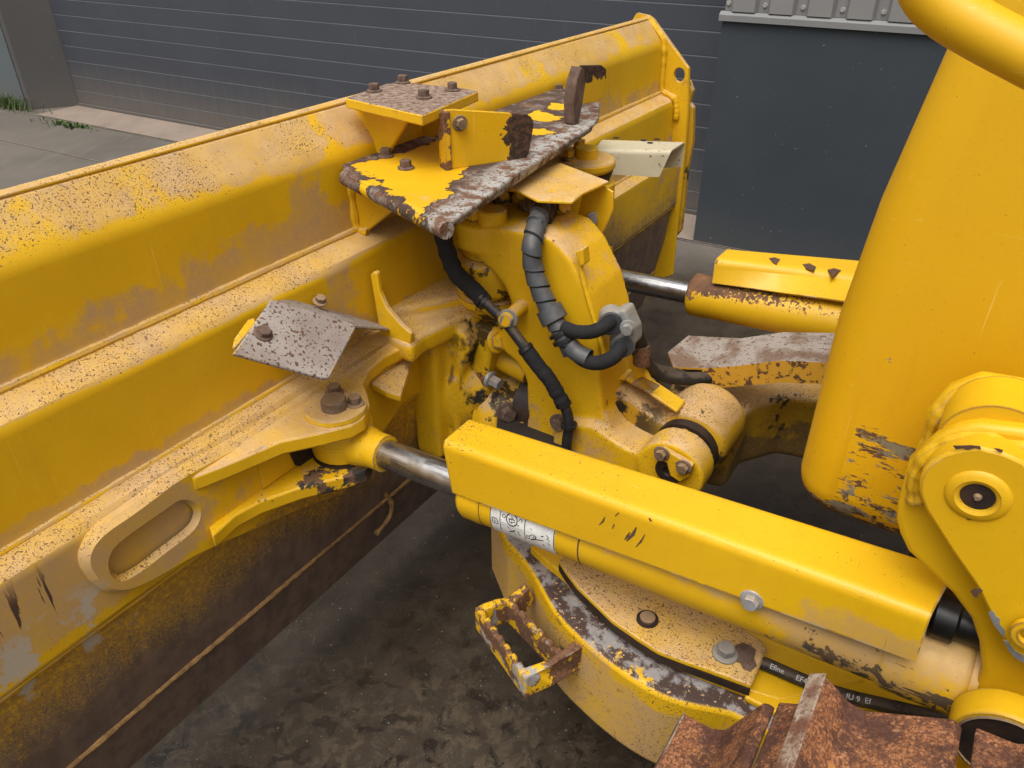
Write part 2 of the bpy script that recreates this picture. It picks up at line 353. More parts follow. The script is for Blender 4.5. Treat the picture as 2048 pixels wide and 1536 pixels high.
def worn_cover():
    b = NB('worn grey cover'); n = b.noise(14, 7, .65); f = b.noise(120, 3, .6); up = b.step(b.up(), .4, .8)
    c = b.mix(b.step(n, .42, .62), (.30, .255, .215), (.16, .10, .065))
    c = b.mix(b.step(f, .58, .64), c, (.09, .045, .025))
    y = b.mix(b.step(b.noise(60, 4, .65), .54, .60), (.55, .28, .02), (.10, .045, .02))
    c = b.mix(up, y, c); b.bump(f, .3, .002); return b.out(c, .8)
M['worncover'] = worn_cover()
def track_mat():
    b = NB('rusty track steel'); n = b.noise(11, 8, .7); f = b.noise(150, 5, .7); g = b.noise(240, 2, .6)
    h = b.noise(300, 3, .7); d2 = b.noise(64, 6, .72)
    c = b.mix(b.step(h, .36, .60), (.105, .042, .023), (.30, .122, .050))
    c = b.mix(b.step(h, .56, .66), c, (.35, .18, .095))
    c = b.mix(b.mul(b.step(d2, .50, .58), .75), c, (.10, .042, .026))
    c = b.mix(b.mul(b.step(n, .47, .56), .85), c, (.060, .027, .020))
    c = b.mix(b.mul(b.step(b.noise(55, 5, .7), .60, .66), .8), c, (.33, .155, .075))
    c = b.mix(b.mul(b.step(g, .62, .68), .7), c, (.05, .022, .014))
    c = b.mix(b.mul(b.step(b.noise(26, 7, .7), .60, .66), .9), c, (.36, .15, .045))
    b.bump(b.add(b.mul(f, .8), b.mul(g, .4)), .7, .004); return b.out(c, .85, 0., .25)
M['track'] = track_mat()
def polish_mat():
    b = NB('worn grouser'); n = b.noise(30, 7, .7); f = b.noise(150, 3, .65); st = b.noise(1., 6, .7, b.scale(60, 7, 60))
    c = b.mix(b.step(n, .40, .60), (.13, .055, .032), (.30, .235, .175)); c = b.mix(b.mul(b.step(f, .5, .62), .7), c, (.11, .05, .03))
    c = b.mix(b.mul(b.step(st, .58, .66), .8), c, (.40, .34, .28)); b.bump(b.add(f, n), .6, .003); return b.out(c, .6, 0., .35)
M['polish'] = polish_mat()
def chrome():
    b = NB('chrome rod'); s1 = b.noise(1., 5, .6, b.scale(6, 90, 90)); s2 = b.noise(25, 5, .65)
    c = b.mix(b.mul(b.step(s1, .42, .62), b.step(s2, .38, .6)), (.56, .56, .56), (.20, .185, .17))
    b.bump(s1, .06, .002); return b.out(c, b.lin(s2, .3, .7, .22, .42), 1.)
M['chrome'] = chrome()
M['decal'] = simple('decal white', (.72, .71, .68), (.60, .58, .54), 30, .45, dust=.2)
M['ink'] = simple('decal ink', (.02, .02, .02), (.03, .03, .03), 30, .5)
M['print'] = simple('hose print', (.60, .60, .58), (.42, .42, .40), 60, .6)
M['scar'] = simple('scratch to primer', (.07, .035, .02), (.12, .06, .03), 60, .8)

# ------------------------------------------------------------------ mesh helpers
def frame_of(d):
    d = Vector(d).normalized(); a = Vector((0, 0, 1)) if abs(d.z) < .9 else Vector((1, 0, 0))
    u = d.cross(a).normalized(); return u, u.cross(d).normalized() * -1 if False else d.cross(u).normalized()
def smooth_path(pts, sub=6):
    pts = [Vector(p) for p in pts]; P = [pts[0] * 2 - pts[1]] + pts + [pts[-1] * 2 - pts[-2]]; o = []
    for i in range(1, len(P) - 2):
        for k in range(sub):
            t = k / sub; a, b_, c, d = P[i - 1:i + 3]
            o.append(.5 * ((2 * b_) + (c - a) * t + (2 * a - 5 * b_ + 4 * c - d) * t * t + (3 * b_ - a - 3 * c + d) * t ** 3))
    return o + [pts[-1]]
class MB:
    def __init__(s): s.v = []; s.f = []
    def add(s, vs, fs):
        o = len(s.v); s.v += [Vector(p) for p in vs]; s.f += [tuple(i + o for i in f) for f in fs]; return s
    def prism(s, pts, ext):
        pts = [Vector(p) for p in pts]; ext = Vector(ext); n = len(pts)
        nn = Vector()
        for i in range(n):
            a, b = pts[i], pts[(i + 1) % n]
            nn += Vector(((a.y - b.y) * (a.z + b.z), (a.z - b.z) * (a.x + b.x), (a.x - b.x) * (a.y + b.y)))
        if nn.dot(ext) > 0: pts = pts[::-1]
        vs = pts + [p + ext for p in pts]
        fs = [tuple(range(n)), tuple(range(2 * n - 1, n - 1, -1))] + [(i, i + n, (i + 1) % n + n, (i + 1) % n) for i in range(n)]
        return s.add(vs, fs)
    def holed(s, outer, holes, ext):
        ext = Vector(ext); loops = [[Vector(p) for p in outer]] + [[Vector(p) for p in h] for h in holes]
        tris = tessellate_polygon(loops); flat = [p for l in loops for p in l]; n = len(flat)
        fs = []
        for t in tris:
            a, b, c = (flat[i] for i in t); nn = (b - a).cross(c - a)
            t = tuple(t) if nn.dot(ext) < 0 else tuple(reversed(t))
            fs.append(t); fs.append(tuple(i + n for i in reversed(t)))
        o = 0
        for l in loops:
            m = len(l)
            for i in range(m): fs.append((o + i, o + (i + 1) % m, o + (i + 1) % m + n, o + i + n))
            o += m
        s.add(flat + [p + ext for p in flat], fs); s.fix = True; return s
    def box(s, o, a, b, c):
        o, a, b, c = map(Vector, (o, a, b, c)); return s.prism([o, o + a, o + a + b, o + b], c)
    def aabb(s, p, q):
        p, q = Vector(p), Vector(q); d = q - p; return s.box(p, (d.x, 0, 0), (0, d.y, 0), (0, 0, d.z))
    def lathe(s, p, d, prof, seg=32, closed=True):
        p = Vector(p); d = Vector(d).normalized(); u, w = frame_of(d); vs = []; fs = []
        for h, r in prof:
            for k in range(seg):
                t = 2 * math.pi * k / seg; vs.append(p + d * h + (u * math.cos(t) + w * math.sin(t)) * r)
        m = len(prof)
        for i in range(m - 1):
            for k in range(seg): fs.append((i * seg + k, i * seg + (k + 1) % seg, (i + 1) * seg + (k + 1) % seg, (i + 1) * seg + k))
        if closed: fs.append(tuple(range(seg - 1, -1, -1))); fs.append(tuple((m - 1) * seg + k for k in range(seg)))
        return s.add(vs, fs)
    def cyl(s, a, b, r, r2=None, seg=28):
        a, b = Vector(a), Vector(b); return s.lathe(a, b - a, [(0, r), ((b - a).length, r if r2 is None else r2)], seg)
    def tube(s, path, r, seg=14, closed=True):
        n = len(path); rs = r if isinstance(r, (list, tuple)) else [r] * n
        t0 = (path[1] - path[0]).normalized(); u, _ = frame_of(t0); vs = []; fs = []
        for i in range(n):
            t = (path[min(i + 1, n - 1)] - path[max(i - 1, 0)]).normalized()
            u = (u - t * u.dot(t)).normalized(); w = t.cross(u)
            for k in range(seg):
                a = 2 * math.pi * k / seg; vs.append(path[i] + (u * math.cos(a) + w * math.sin(a)) * rs[i])
        for i in range(n - 1):
            for k in range(seg): fs.append((i * seg + k, i * seg + (k + 1) % seg, (i + 1) * seg + (k + 1) % seg, (i + 1) * seg + k))
        if closed: fs.append(tuple(range(seg - 1, -1, -1))); fs.append(tuple((n - 1) * seg + k for k in range(seg)))
        return s.add(vs, fs)
    def bolt(s, p, d, r=.011, h=.013, rot=.3):
        p = Vector(p); d = Vector(d).normalized(); u, w = frame_of(d)
        s.lathe(p, d, [(0, r * 1.45), (h * .22, r * 1.42), (h * .3, r * 1.0)], 20)
        hx = [p + d * h * .25 + (u * math.cos(rot + k * math.pi / 3) + w * math.sin(rot + k * math.pi / 3)) * r for k in range(6)]
        s.prism(hx, d * h * .8); return s
    def build(s, name, mat, parent=None, bevel=0., segs=2, remesh=0., sm=0, angle=40, label=None):
        me = bpy.data.meshes.new(name); me.from_pydata([tuple(p) for p in s.v], [], s.f); me.update()
        bm = bmesh.new(); bm.from_mesh(me); bmesh.ops.recalc_face_normals(bm, faces=bm.faces)
        bm.to_mesh(me); bm.free()
        o = bpy.data.objects.new(name, me); C.objects.link(o)
        me.materials.append(M[mat] if isinstance(mat, str) else mat)
        for p in me.polygons: p.use_smooth = True
        if remesh:
            if bevel:
                b = o.modifiers.new('bevel', 'BEVEL'); b.width = bevel; b.segments = segs; b.limit_method = 'ANGLE'; b.angle_limit = R(30)
            r = o.modifiers.new('remesh', 'REMESH'); r.mode = 'VOXEL'; r.voxel_size = remesh; r.use_smooth_shade = True
            if sm:
                q = o.modifiers.new('smooth', 'SMOOTH'); q.iterations = sm; q.factor = .5
        else:
            me.set_sharp_from_angle(angle=R(angle))
            if bevel:
                b = o.modifiers.new('bevel', 'BEVEL'); b.width = bevel; b.segments = segs; b.limit_method = 'ANGLE'; b.angle_limit = R(30); b.use_clamp_overlap = True
            q = o.modifiers.new('normals', 'WEIGHTED_NORMAL'); q.keep_sharp = True; q.weight = 100
        if parent: o.parent = parent
        if label: o['label'] = label
        return o
def split(o):
    for m_ in [m_ for m_ in o.modifiers if m_.type == 'WEIGHTED_NORMAL']: o.modifiers.remove(m_)
    e = o.modifiers.new('split', 'EDGE_SPLIT'); e.split_angle = R(35)
def thing(name, label, cat, loc=(0, 0, 0), rz=0, group=None, kind=None):
    o = bpy.data.objects.new(name, None); C.objects.link(o); o.location = loc; o.rotation_euler = (0, 0, rz)
    o['label'] = label; o['category'] = cat
    if group: o['group'] = group
    if kind: o['kind'] = kind
    o.empty_display_size = .2; return o
def copy_part(o, parent, delta, label=None):
    c = o.copy(); C.objects.link(c); c.parent = parent; c.location = Vector(o.location) + Vector(delta)
    if label: c['label'] = label
    for ch in list(o.children):
        if ch is c: continue
        d = ch.copy(); C.objects.link(d); d.parent = c
    return c

# ------------------------------------------------------------------ the setting
def ground_mat():
    b = NB('yard concrete'); n = b.noise(1.3, 7, .62); m = b.noise(9, 6, .65, dist=.6); f = b.noise(60, 5, .7)
    c = b.mix(b.lin(n, .3, .7), (.138, .118, .098), (.10, .087, .073))
    c = b.mix(b.mul(b.step(f, .5, .75), .3), c, (.07, .06, .05))
    st = b.noise(1., 5, .6, b.scale(9, 1.2, 1, R(29.4)))
    c = b.mix(b.mul(b.step(st, .52, .66), .35), c, (.155, .138, .115))
    # oily, wet patch round the machine
    x, y, z = b.xyz()
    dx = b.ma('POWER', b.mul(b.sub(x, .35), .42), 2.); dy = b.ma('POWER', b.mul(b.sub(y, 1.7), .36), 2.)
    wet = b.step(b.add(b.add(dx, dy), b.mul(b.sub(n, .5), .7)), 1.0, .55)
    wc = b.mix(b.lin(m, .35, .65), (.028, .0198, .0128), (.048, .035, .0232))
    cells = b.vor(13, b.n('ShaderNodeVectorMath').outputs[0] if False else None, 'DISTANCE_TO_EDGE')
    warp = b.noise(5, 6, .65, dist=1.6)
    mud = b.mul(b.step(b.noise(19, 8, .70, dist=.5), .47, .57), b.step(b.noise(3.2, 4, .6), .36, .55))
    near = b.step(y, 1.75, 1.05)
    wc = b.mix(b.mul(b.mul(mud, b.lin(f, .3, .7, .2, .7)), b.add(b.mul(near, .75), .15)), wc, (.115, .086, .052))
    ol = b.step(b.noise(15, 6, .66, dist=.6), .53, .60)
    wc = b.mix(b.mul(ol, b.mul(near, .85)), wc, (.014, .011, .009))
    grit = b.step(b.noise(150, 2, .5), .70, .74)
    wc = b.mix(b.mul(grit, .7), wc, (.24, .20, .15)); wc = b.mix(b.mul(b.step(b.noise(330, 1, .5), .62, .72), .5), wc, (.11, .09, .065)); wc = b.mix(b.mul(b.step(b.noise(2.1, 5, .6), .45, .65), .45), wc, (.046, .036, .025))
    sc_ = b.noise(1., 5, .6, b.scale(70, 5, 1, R(35)))
    wc = b.mix(b.mul(b.step(sc_, .66, .70), .4), wc, (.11, .09, .065))
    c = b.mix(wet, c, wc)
    rg = b.lin(wet, 0., 1., .9, .52)
    rg = b.mx(b.sub(rg, b.mul(b.mul(ol, wet), .2)), .3)
    b.bump(b.add(b.mul(f, .5), b.mul(mud, .5)), .3, .004); return b.out(c, rg, 0., .25)
M['ground'] = ground_mat()
def plain_sheet(name, x0, y0, x1, y1, z, mat):
    mb = MB().add([(x0, y0, z), (x1, y0, z), (x1, y1, z), (x0, y1, z)], [(0, 1, 2, 3)]); return mb.build(name, mat)
g = plain_sheet('ground', -150, -150, 150, 150, 0, 'ground'); g['kind'] = 'structure'; g['label'] = 'dark stained concrete yard floor under the bulldozer'; g['category'] = 'ground'

DW = Vector((.871, -.491, 0)).normalized(); DN = Vector((-.491, -.871, 0)).normalized()   # along the facade; out of the facade towards the yard
D0 = gat(160, 212, (0, 0, 0), Vector((0, 0, 1)))
def B(a, o, z): return D0 + DW * a + DN * o + Vector((0, 0, z))     # along, out, up
def bbox(mb, a0, a1, o0, o1, z0, z1):
    return mb.box(B(a0, o0, z0), DW * (a1 - a0), DN * (o1 - o0), Vector((0, 0, z1 - z0)))
def apron_mat():
    b = NB('apron concrete'); n = b.noise(3, 7, .62); f = b.noise(70, 4, .65)
    st = b.noise(1., 5, .6, b.scale(7, 1.2, 1, R(29.4)))
    c = b.mix(b.lin(n, .3, .7), (.26, .20, .155), (.20, .158, .125)); c = b.mix(b.mul(b.step(st, .5, .7), .4), c, (.13, .10, .08))
    c = b.mix(b.mul(b.step(f, .6, .7), .3), c, (.10, .08, .065)); b.bump(f, .3, .003); return b.out(c, .9)
M['apron'] = apron_mat()
mb = MB().add([B(-.02, .44, .006), B(9, .44, .006), B(9, -.05, .006), B(-.02, -.05, .006)], [(0, 1, 2, 3)])
o = mb.build('apron', 'apron'); o['kind'] = 'structure'; o['label'] = 'pale dusty concrete strip along the foot of the roller door'; o['category'] = 'pavement'
M['joint'] = simple('concrete joint', (.20, .165, .125), (.12, .10, .08), 15, .9)
mb = MB()
ja = B(0, .44, 0)
for p, q, w in [(B(-4, .455, .004), B(9, .455, .004), .012), (gat(0, 280, (0, 0, 0), Vector((0, 0, 1))) - DW * 3, gat(219, 328, (0, 0, 0), Vector((0, 0, 1))) + DW * 6, .014)]:
    d = (q - p).normalized(); sdv = Vector((-d.y, d.x, 0)) * w / 2; up = Vector((0, 0, .004 if p.z < .003 else 0))
    mb.add([p - sdv + up, q - sdv + up, q + sdv + up, p + sdv + up], [(0, 1, 2, 3)])
o = mb.build('expansion_joint', 'joint'); o['kind'] = 'structure'; o['label'] = 'thin pale joint lines in the yard concrete'; o['category'] = 'pavement'

def door_mat():
    b = NB('slate door'); x, y, z = b.xyz(); f = b.noise(330, 2, .6); n = b.noise(2.5, 6, .62)
    st = b.noise(1., 5, .62, b.scale(40, 40, 3))
    c = b.mix(b.lin(n, .3, .7), (.052, .056, .068), (.045, .049, .060))
    d = b.step(b.add(b.lin(z, 0., .65, 1., 0.), b.add(b.mul(b.sub(st, .5), .5), b.mul(b.sub(n, .5), .5))), .22, 1.05)
    c = b.mix(b.mul(d, .62), c, (.15, .122, .095))
    c = b.mix(b.mul(b.step(st, .60, .75), .16), c, (.16, .15, .135))
    b.bump(f, .25, .0015); return b.out(c, .5, 0., .4)
M['door'] = door_mat()
def wall_mat(name, c1, c2, dusty=.4):
    b = NB(name); x, y, z = b.xyz(); n = b.noise(3, 7, .62); f = b.noise(120, 3, .65)
    c = b.mix(b.lin(n, .3, .7), c1, c2); d = b.step(b.add(b.lin(z, 0., .6, 1., 0.), b.mul(b.sub(n, .5), .9)), .4, 1.2)
    c = b.mix(b.mul(d, dusty), c, (.17, .14, .11)); c = b.mix(b.mul(b.step(b.noise(60, 2, .5), .74, .77), .6), c, (.28, .27, .25))
    b.bump(f, .2, .002); return b.out(c, .6, 0., .35)
M['plinth'] = wall_mat('plinth paint', (.038, .046, .055), (.032, .040, .048), .15)
M['jamb'] = wall_mat('door jamb', (.088, .083, .080), (.076, .071, .068), .35)
M['jambside'] = wall_mat('jamb side', (.105, .12, .125), (.09, .105, .11), .3)
M['cladding'] = wall_mat('grey cladding', (.215, .208, .20), (.19, .185, .178), 0.)
M['flashing'] = wall_mat('grey flashing', (.20, .197, .193), (.175, .172, .168), 0.)

M['seamgrey'] = wall_mat('seam grey', (.17, .175, .185), (.145, .15, .16), .3)
bld = thing('warehouse', 'dark slate warehouse front with a ribbed roller door and pale grey cladding', 'building', tuple(B(2, 0, 0)))
def bpart(mb, name, mat, parent=bld, **k):
    o = mb.build(name, mat, None, **k)
    if parent is bld: o.parent = bld; o.location = -Vector(bld.location)
    else: o.parent = parent
    return o
mb = MB(); PITCHZ = .1335
zz = [.03, .151]
while zz[-1] < 3.2: zz.append(zz[-1] + PITCHZ)
for z0, z1 in zip(zz[:-1], zz[1:]):
    bbox(mb, 0.0, 8.2, -.05, 0., z0 + .007, z1)
door = bpart(mb, 'roller_door', 'door', bevel=.0015)
mb = MB(); bbox(mb, .0, 8.2, -.052, -.0025, .032, 3.2); bpart(mb, 'door_seam', 'seamgrey', door)
mb = MB(); bbox(mb, .0, 8.2, -.045, .012, .008, .034); bpart(mb, 'bottom_seal', M['dark'] if False else M['jamb'], door, bevel=.003)
mb = MB(); bbox(mb, -.30, -.02, -.06, .30, 0, 3.3)
mb = MB(); mb.prism([B(-.015, -.06, 0), B(-.015, .0, 0), B(-.26, .33, 0), B(-.32, .33, 0), B(-.32, -.06, 0)], (0, 0, 3.3)); bpart(mb, 'door_jamb', 'jamb')
mb = MB(); bbox(mb, -3.2, -.322, -.06, .30, 0, 3.3); bpart(mb, 'wall_panel', 'jambside')
mb = MB(); bbox(mb, -.345, -.322, .30, .34, 0, 3.3); bpart(mb, 'corner_trim', 'jambside', bevel=.003)
# right of the door: dark plinth wall standing proud, flashing and corrugated cladding above
PA = gat(1386, 482, (0, 0, 0), Vector((0, 0, 1)))
pa = (PA - D0).dot(DW); po = (PA - D0).dot(DN)
mb = MB(); bbox(mb, pa, pa + 5, 0.0, po, 0, 1.205); bpart(mb, 'plinth_wall', 'plinth')
mb = MB(); mb.prism([B(pa - .015, po - .02, 1.207), B(pa - .015, po + .022, 1.207), B(pa - .015, po + .022, 1.235), B(pa - .015, po - .0, 1.25), B(pa - .015, po - .02, 1.25)], DW * 5)
bpart(mb, 'flashing', 'flashing')
mb = MB(); prof = []; a = pa + .002; k = 0
while a < pa + 4.5:
    prof += [(a, -.02), (a + .03, -.02), (a + .045, .012), (a + .155, .012), (a + .17, -.02)]; a += .185
pts = [B(a, po + o_, 1.252) for a, o_ in prof]; back = [B(prof[-1][0], po - .12, 1.252), B(prof[0][0], po - .12, 1.252)]
mb.prism(pts + back, (0, 0, 2.2)); clad = bpart(mb, 'cladding', 'cladding', angle=20)
a = pa + .0165
for i in range(9):
    mb = MB(); mb.bolt(B(a + .185 * i, po - .02, 1.285), DN, .009, .010); bpart(mb, 'screw', 'zinc', clad)

# weeds at the foot of the jamb
M['grass'] = simple('weed green', (.055, .095, .022), (.09, .12, .035), 40, .7, bump=0)
def tufts(name, base, n, spread, h0, h1, w, seed):
    rnd = random.Random(seed); mb = MB()
    for i in range(n):
        p = base + DW * rnd.gauss(0, spread) + DN * abs(rnd.gauss(0, .05)); p.z = .002
        h = rnd.uniform(h0, h1); a = rnd.uniform(0, 6.28); lean = Vector((math.cos(a), math.sin(a), 0)) * h * rnd.uniform(.2, .9)
        sd_ = Vector((-math.sin(a), math.cos(a), 0)) * w * rnd.uniform(.6, 1.4)
        m_ = p + lean * .4 + Vector((0, 0, h * .65)); t_ = p + lean + Vector((0, 0, h * rnd.uniform(.7, 1.)))
        mb.add([p - sd_, p + sd_, m_ + sd_ * .8, m_ - sd_ * .8, t_], [(0, 1, 2, 3), (3, 2, 4)])
    o = mb.build(name, 'grass'); return o
o = tufts('grass', B(-.62, .36, 0), 420, .20, .05, .17, .0035, 1); o['label'] = 'green grass tuft growing at the foot of the left wall panel'; o['category'] = 'weed'; o['kind'] = 'stuff'
o = tufts('weeds', gat(145, 250, (0, 0, 0), Vector((0, 0, 1))), 120, .16, .015, .05, .009, 2); o['label'] = 'low leafy weed in the joint before the door jamb'; o['category'] = 'weed'; o['kind'] = 'stuff'

M['grit'] = simple('pale grit', (.20, .17, .13), (.09, .075, .06), 90, .9)
rnd = random.Random(11); mb = MB()
for i in range(190):
    p = Vector((rnd.gauss(-.15, .45), rnd.gauss(1.45, .42), 0)); r = rnd.uniform(.0012, .0034) * (1.8 if rnd.random() < .06 else 1)
    v = [p + Vector((r * rnd.uniform(.7, 1.3) * math.cos(a), r * rnd.uniform(.7, 1.3) * math.sin(a), .0005)) for a in (0, 1.26, 2.5, 3.8, 5.0)]
    t = p + Vector((r * rnd.uniform(-.3, .3), r * rnd.uniform(-.3, .3), r * rnd.uniform(.7, 1.2)))
    mb.add(v + [t], [(k, (k + 1) % 5, 5) for k in range(5)])
o = mb.build('grit', 'grit', angle=20); o['kind'] = 'stuff'; o['label'] = 'pale crumbs of grit scattered on the dark ground under the blade'; o['category'] = 'grit'

# ------------------------------------------------------------------ the bulldozer
SC = 1.07                                            # centre plane of the machine (s)
dz = thing('bulldozer', 'yellow bulldozer with a dusty rust-speckled blade, angling cylinders and rusty track shoes', 'bulldozer', ORG, YAW)
X, Y, Z = Vector((1, 0, 0)), Vector((0, 1, 0)), Vector((0, 0, 1))
def poly(px, **k): return [at(u, v, **k) for u, v in px]
def arc(cx, cy, r, a0, a1, n): return [(cx + r * math.cos(R(a0 + (a1 - a0) * i / n)), cy + r * math.sin(R(a0 + (a1 - a0) * i / n))) for i in range(n + 1)]

# ---- blade
S0, S1 = -.8, 2.62
rear = [(.025, 1.352), (.042, 1.346), (.085, 1.294), (.099, 1.273), (.105, 1.25), (.109, 1.105), (.112, 1.090), (.150, 1.078), (.168, 1.066), (.177, 1.045),
        (.181, .885), (.184, .872), (.215, .863), (.226, .852), (.230, .838), (.230, .662), (.224, .648), (.212, .641), (.196, .49), (.166, .338), (.124, .150), (.118, .147)]
front = [(.095, .147), (.08, .25), (.07, .45), (.07, .8), (.04, 1.1), (.0, 1.352)]
mb = MB(); ns = 24; prof = rear + front; m = len(prof); rnd = random.Random(3)
vs = []
for i in range(ns + 1):
    s_ = S0 + (S1 - S0) * i / ns
    for j, (n_, z_) in enumerate(prof):
        w = .0025 * mnoise.noise(Vector((s_ * 2.1, j * .7, 3.3)))
        vs.append(L(s_, n_ + w, z_ + w * .6))
fs = [(i * m + j, i * m + (j + 1) % m, (i + 1) * m + (j + 1) % m, (i + 1) * m + j) for i in range(ns) for j in range(m)]
fs += [tuple(range(m)), tuple(range(ns * m + m - 1, ns * m - 1, -1))]
mb.add(vs, fs); blade = mb.build('blade', 'blade', dz, angle=28)
def seam(pts, r, mat='weld', wob=.3, name='weld_seam', par=None):
    path = smooth_path(pts, 14); 
    rr = [r * (1 + wob * mnoise.noise(p * 60)) for p in path]; mb = MB().tube(path, rr, 8); return mb.build(name, mat, par or blade)
seam([L(-.8 + .3 * i, .113 + .001 * math.sin(i * 2.3), 1.092) for i in range(11)] + [L(2.61, .113, 1.092)], .0075, 'dusty')
seam([L(-.8 + .3 * i, .184, .872) for i in range(11)] + [L(2.61, .184, .872)], .006, 'dusty')
seam([L(-.8 + .3 * i, .2145, .644) for i in range(11)] + [L(2.61, .2145, .644)], .008, 'dusty')
seam([L(-.8 + .15 * i, .1665 + .0012 * math.sin(i * 1.9), .3365) for i in range(22)] + [L(2.61, .1665, .3365)], .0062, 'weld', .5)
mb = MB(); mb.prism([L(S0, n_, z_) for n_, z_ in [(.010, 1.346), (.028, 1.360), (.040, 1.353), (.030, 1.342)]], Y * (S1 - S0)); mb.build('top_edge', 'dusty', blade, bevel=.003)
# vertical joint and weld down the lower skin, left of the centre
seam(poly([(768, 985), (782, 1005), (778, 1035), (752, 1068)], n=.17), .007, 'weld', .4)
# right end plate with its lifting eye, and the front wear bit beyond it
ep = [(-.02, 1.368), (.03, 1.362), (.05, 1.352), (.215, 1.190), (.230, 1.07), (.237, .95), (.244, .72), (.245, .54), (.25, .335), (.205, .31), (.165, .25), (.12, .165), (.06, .18), (-.03, .4), (-.06, 1.3)]
c = at(1358, 150, s=2.62)
hole = [L(2.62, c.x + .022 * math.cos(a), c.z + .026 * math.sin(a)) for a in [2 * math.pi * k / 20 for k in range(20)]]
mb = MB().holed([L(2.62, n_, z_) for n_, z_ in ep], [hole], Y * .022); endp = mb.build('end_plate', 'endplate', blade, bevel=.003)
seam([L(2.615, .035, 1.352), L(2.615, .07, 1.318), L(2.615, .107, 1.268), L(2.615, .115, 1.12), L(2.615, .125, 1.095), L(2.615, .172, 1.075), L(2.615, .188, 1.03), L(2.615, .19, 1.0)], .011, 'yelweld', .4)
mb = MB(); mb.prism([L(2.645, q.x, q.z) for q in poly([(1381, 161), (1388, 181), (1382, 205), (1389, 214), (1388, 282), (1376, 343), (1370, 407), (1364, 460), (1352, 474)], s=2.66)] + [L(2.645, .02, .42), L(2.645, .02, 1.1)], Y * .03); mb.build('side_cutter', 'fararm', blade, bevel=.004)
# reinforcement plate with the oblong pocket
N2, NF = .228, .251
def smooth_loop(p, sub=4):
    n = len(p); o = []
    for i in range(n):
        a, b_, c, d = p[i - 1], p[i], p[(i + 1) % n], p[(i + 2) % n]
        for k in range(sub):
            t = k / sub; o.append(.5 * ((2 * b_) + (c - a) * t + (2 * a - 5 * b_ + 4 * c - d) * t * t + (3 * b_ - a - 3 * c + d) * t ** 3))
    return o
def inset(p, d):
    """offset a loop in the (s, z) plane, d > 0 inwards"""
    n = len(p); ar = sum(p[i].y * p[(i + 1) % n].z - p[(i + 1) % n].y * p[i].z for i in range(n)); sg = 1 if ar > 0 else -1; o = []
    for i in range(n):
        t = (p[(i + 1) % n] - p[i - 1]); t.x = 0; t.normalize(); o.append(p[i] + Vector((0, -t.z, t.y)) * d * sg)
    return o
def at_n(p, n_): return [Vector((n_, q.y, q.z)) for q in p]
outer = [(190, 1170), (174, 1146), (169, 1122), (176, 1098), (192, 1075), (218, 1052), (262, 1022), (306, 990), (349, 958), (420, 917), (500, 873)]
face = smooth_path(poly(outer, n=NF), 4) + [L(.62, NF, .853), L(.86, NF, .853), L(.86, NF, .70)]
face += smooth_path(poly([(690, 992), (600, 1026), (500, 1070), (440, 1096), (388, 1121), (340, 1149), (295, 1174), (252, 1190), (216, 1188)], n=NF), 4)
slot = smooth_loop(poly([(217, 1134), (220, 1112), (233, 1091), (272, 1060), (330, 1020), (361, 1000), (388, 1004), (402, 1025), (388, 1060), (330, 1107), (279, 1146), (244, 1163), (225, 1155)], n=NF), 4)
ftop = inset(face, .010); stop_, sbot = slot, inset(slot, .008)
loops = [ftop, stop_]; tris = tessellate_polygon(loops); flat = ftop + stop_
mb = MB(); o0 = len(flat)
nf, nsl = len(ftop), len(slot)
vs = flat + at_n(face, NF - .012) + at_n(face, N2 - .004) + at_n(sbot, N2 + .010)
fs = [tuple(t) for t in tris] + [(i, (i + 1) % nf, o0 + (i + 1) % nf, o0 + i) for i in range(nf)] + [(o0 + i, o0 + (i + 1) % nf, o0 + nf + (i + 1) % nf, o0 + nf + i) for i in range(nf)]
fs += [(nf + i, nf + (i + 1) % nsl, o0 + 2 * nf + (i + 1) % nsl, o0 + 2 * nf + i) for i in range(nsl)]
mb.add(vs, fs); mb.build('backing_plate', 'blade', blade, angle=30)

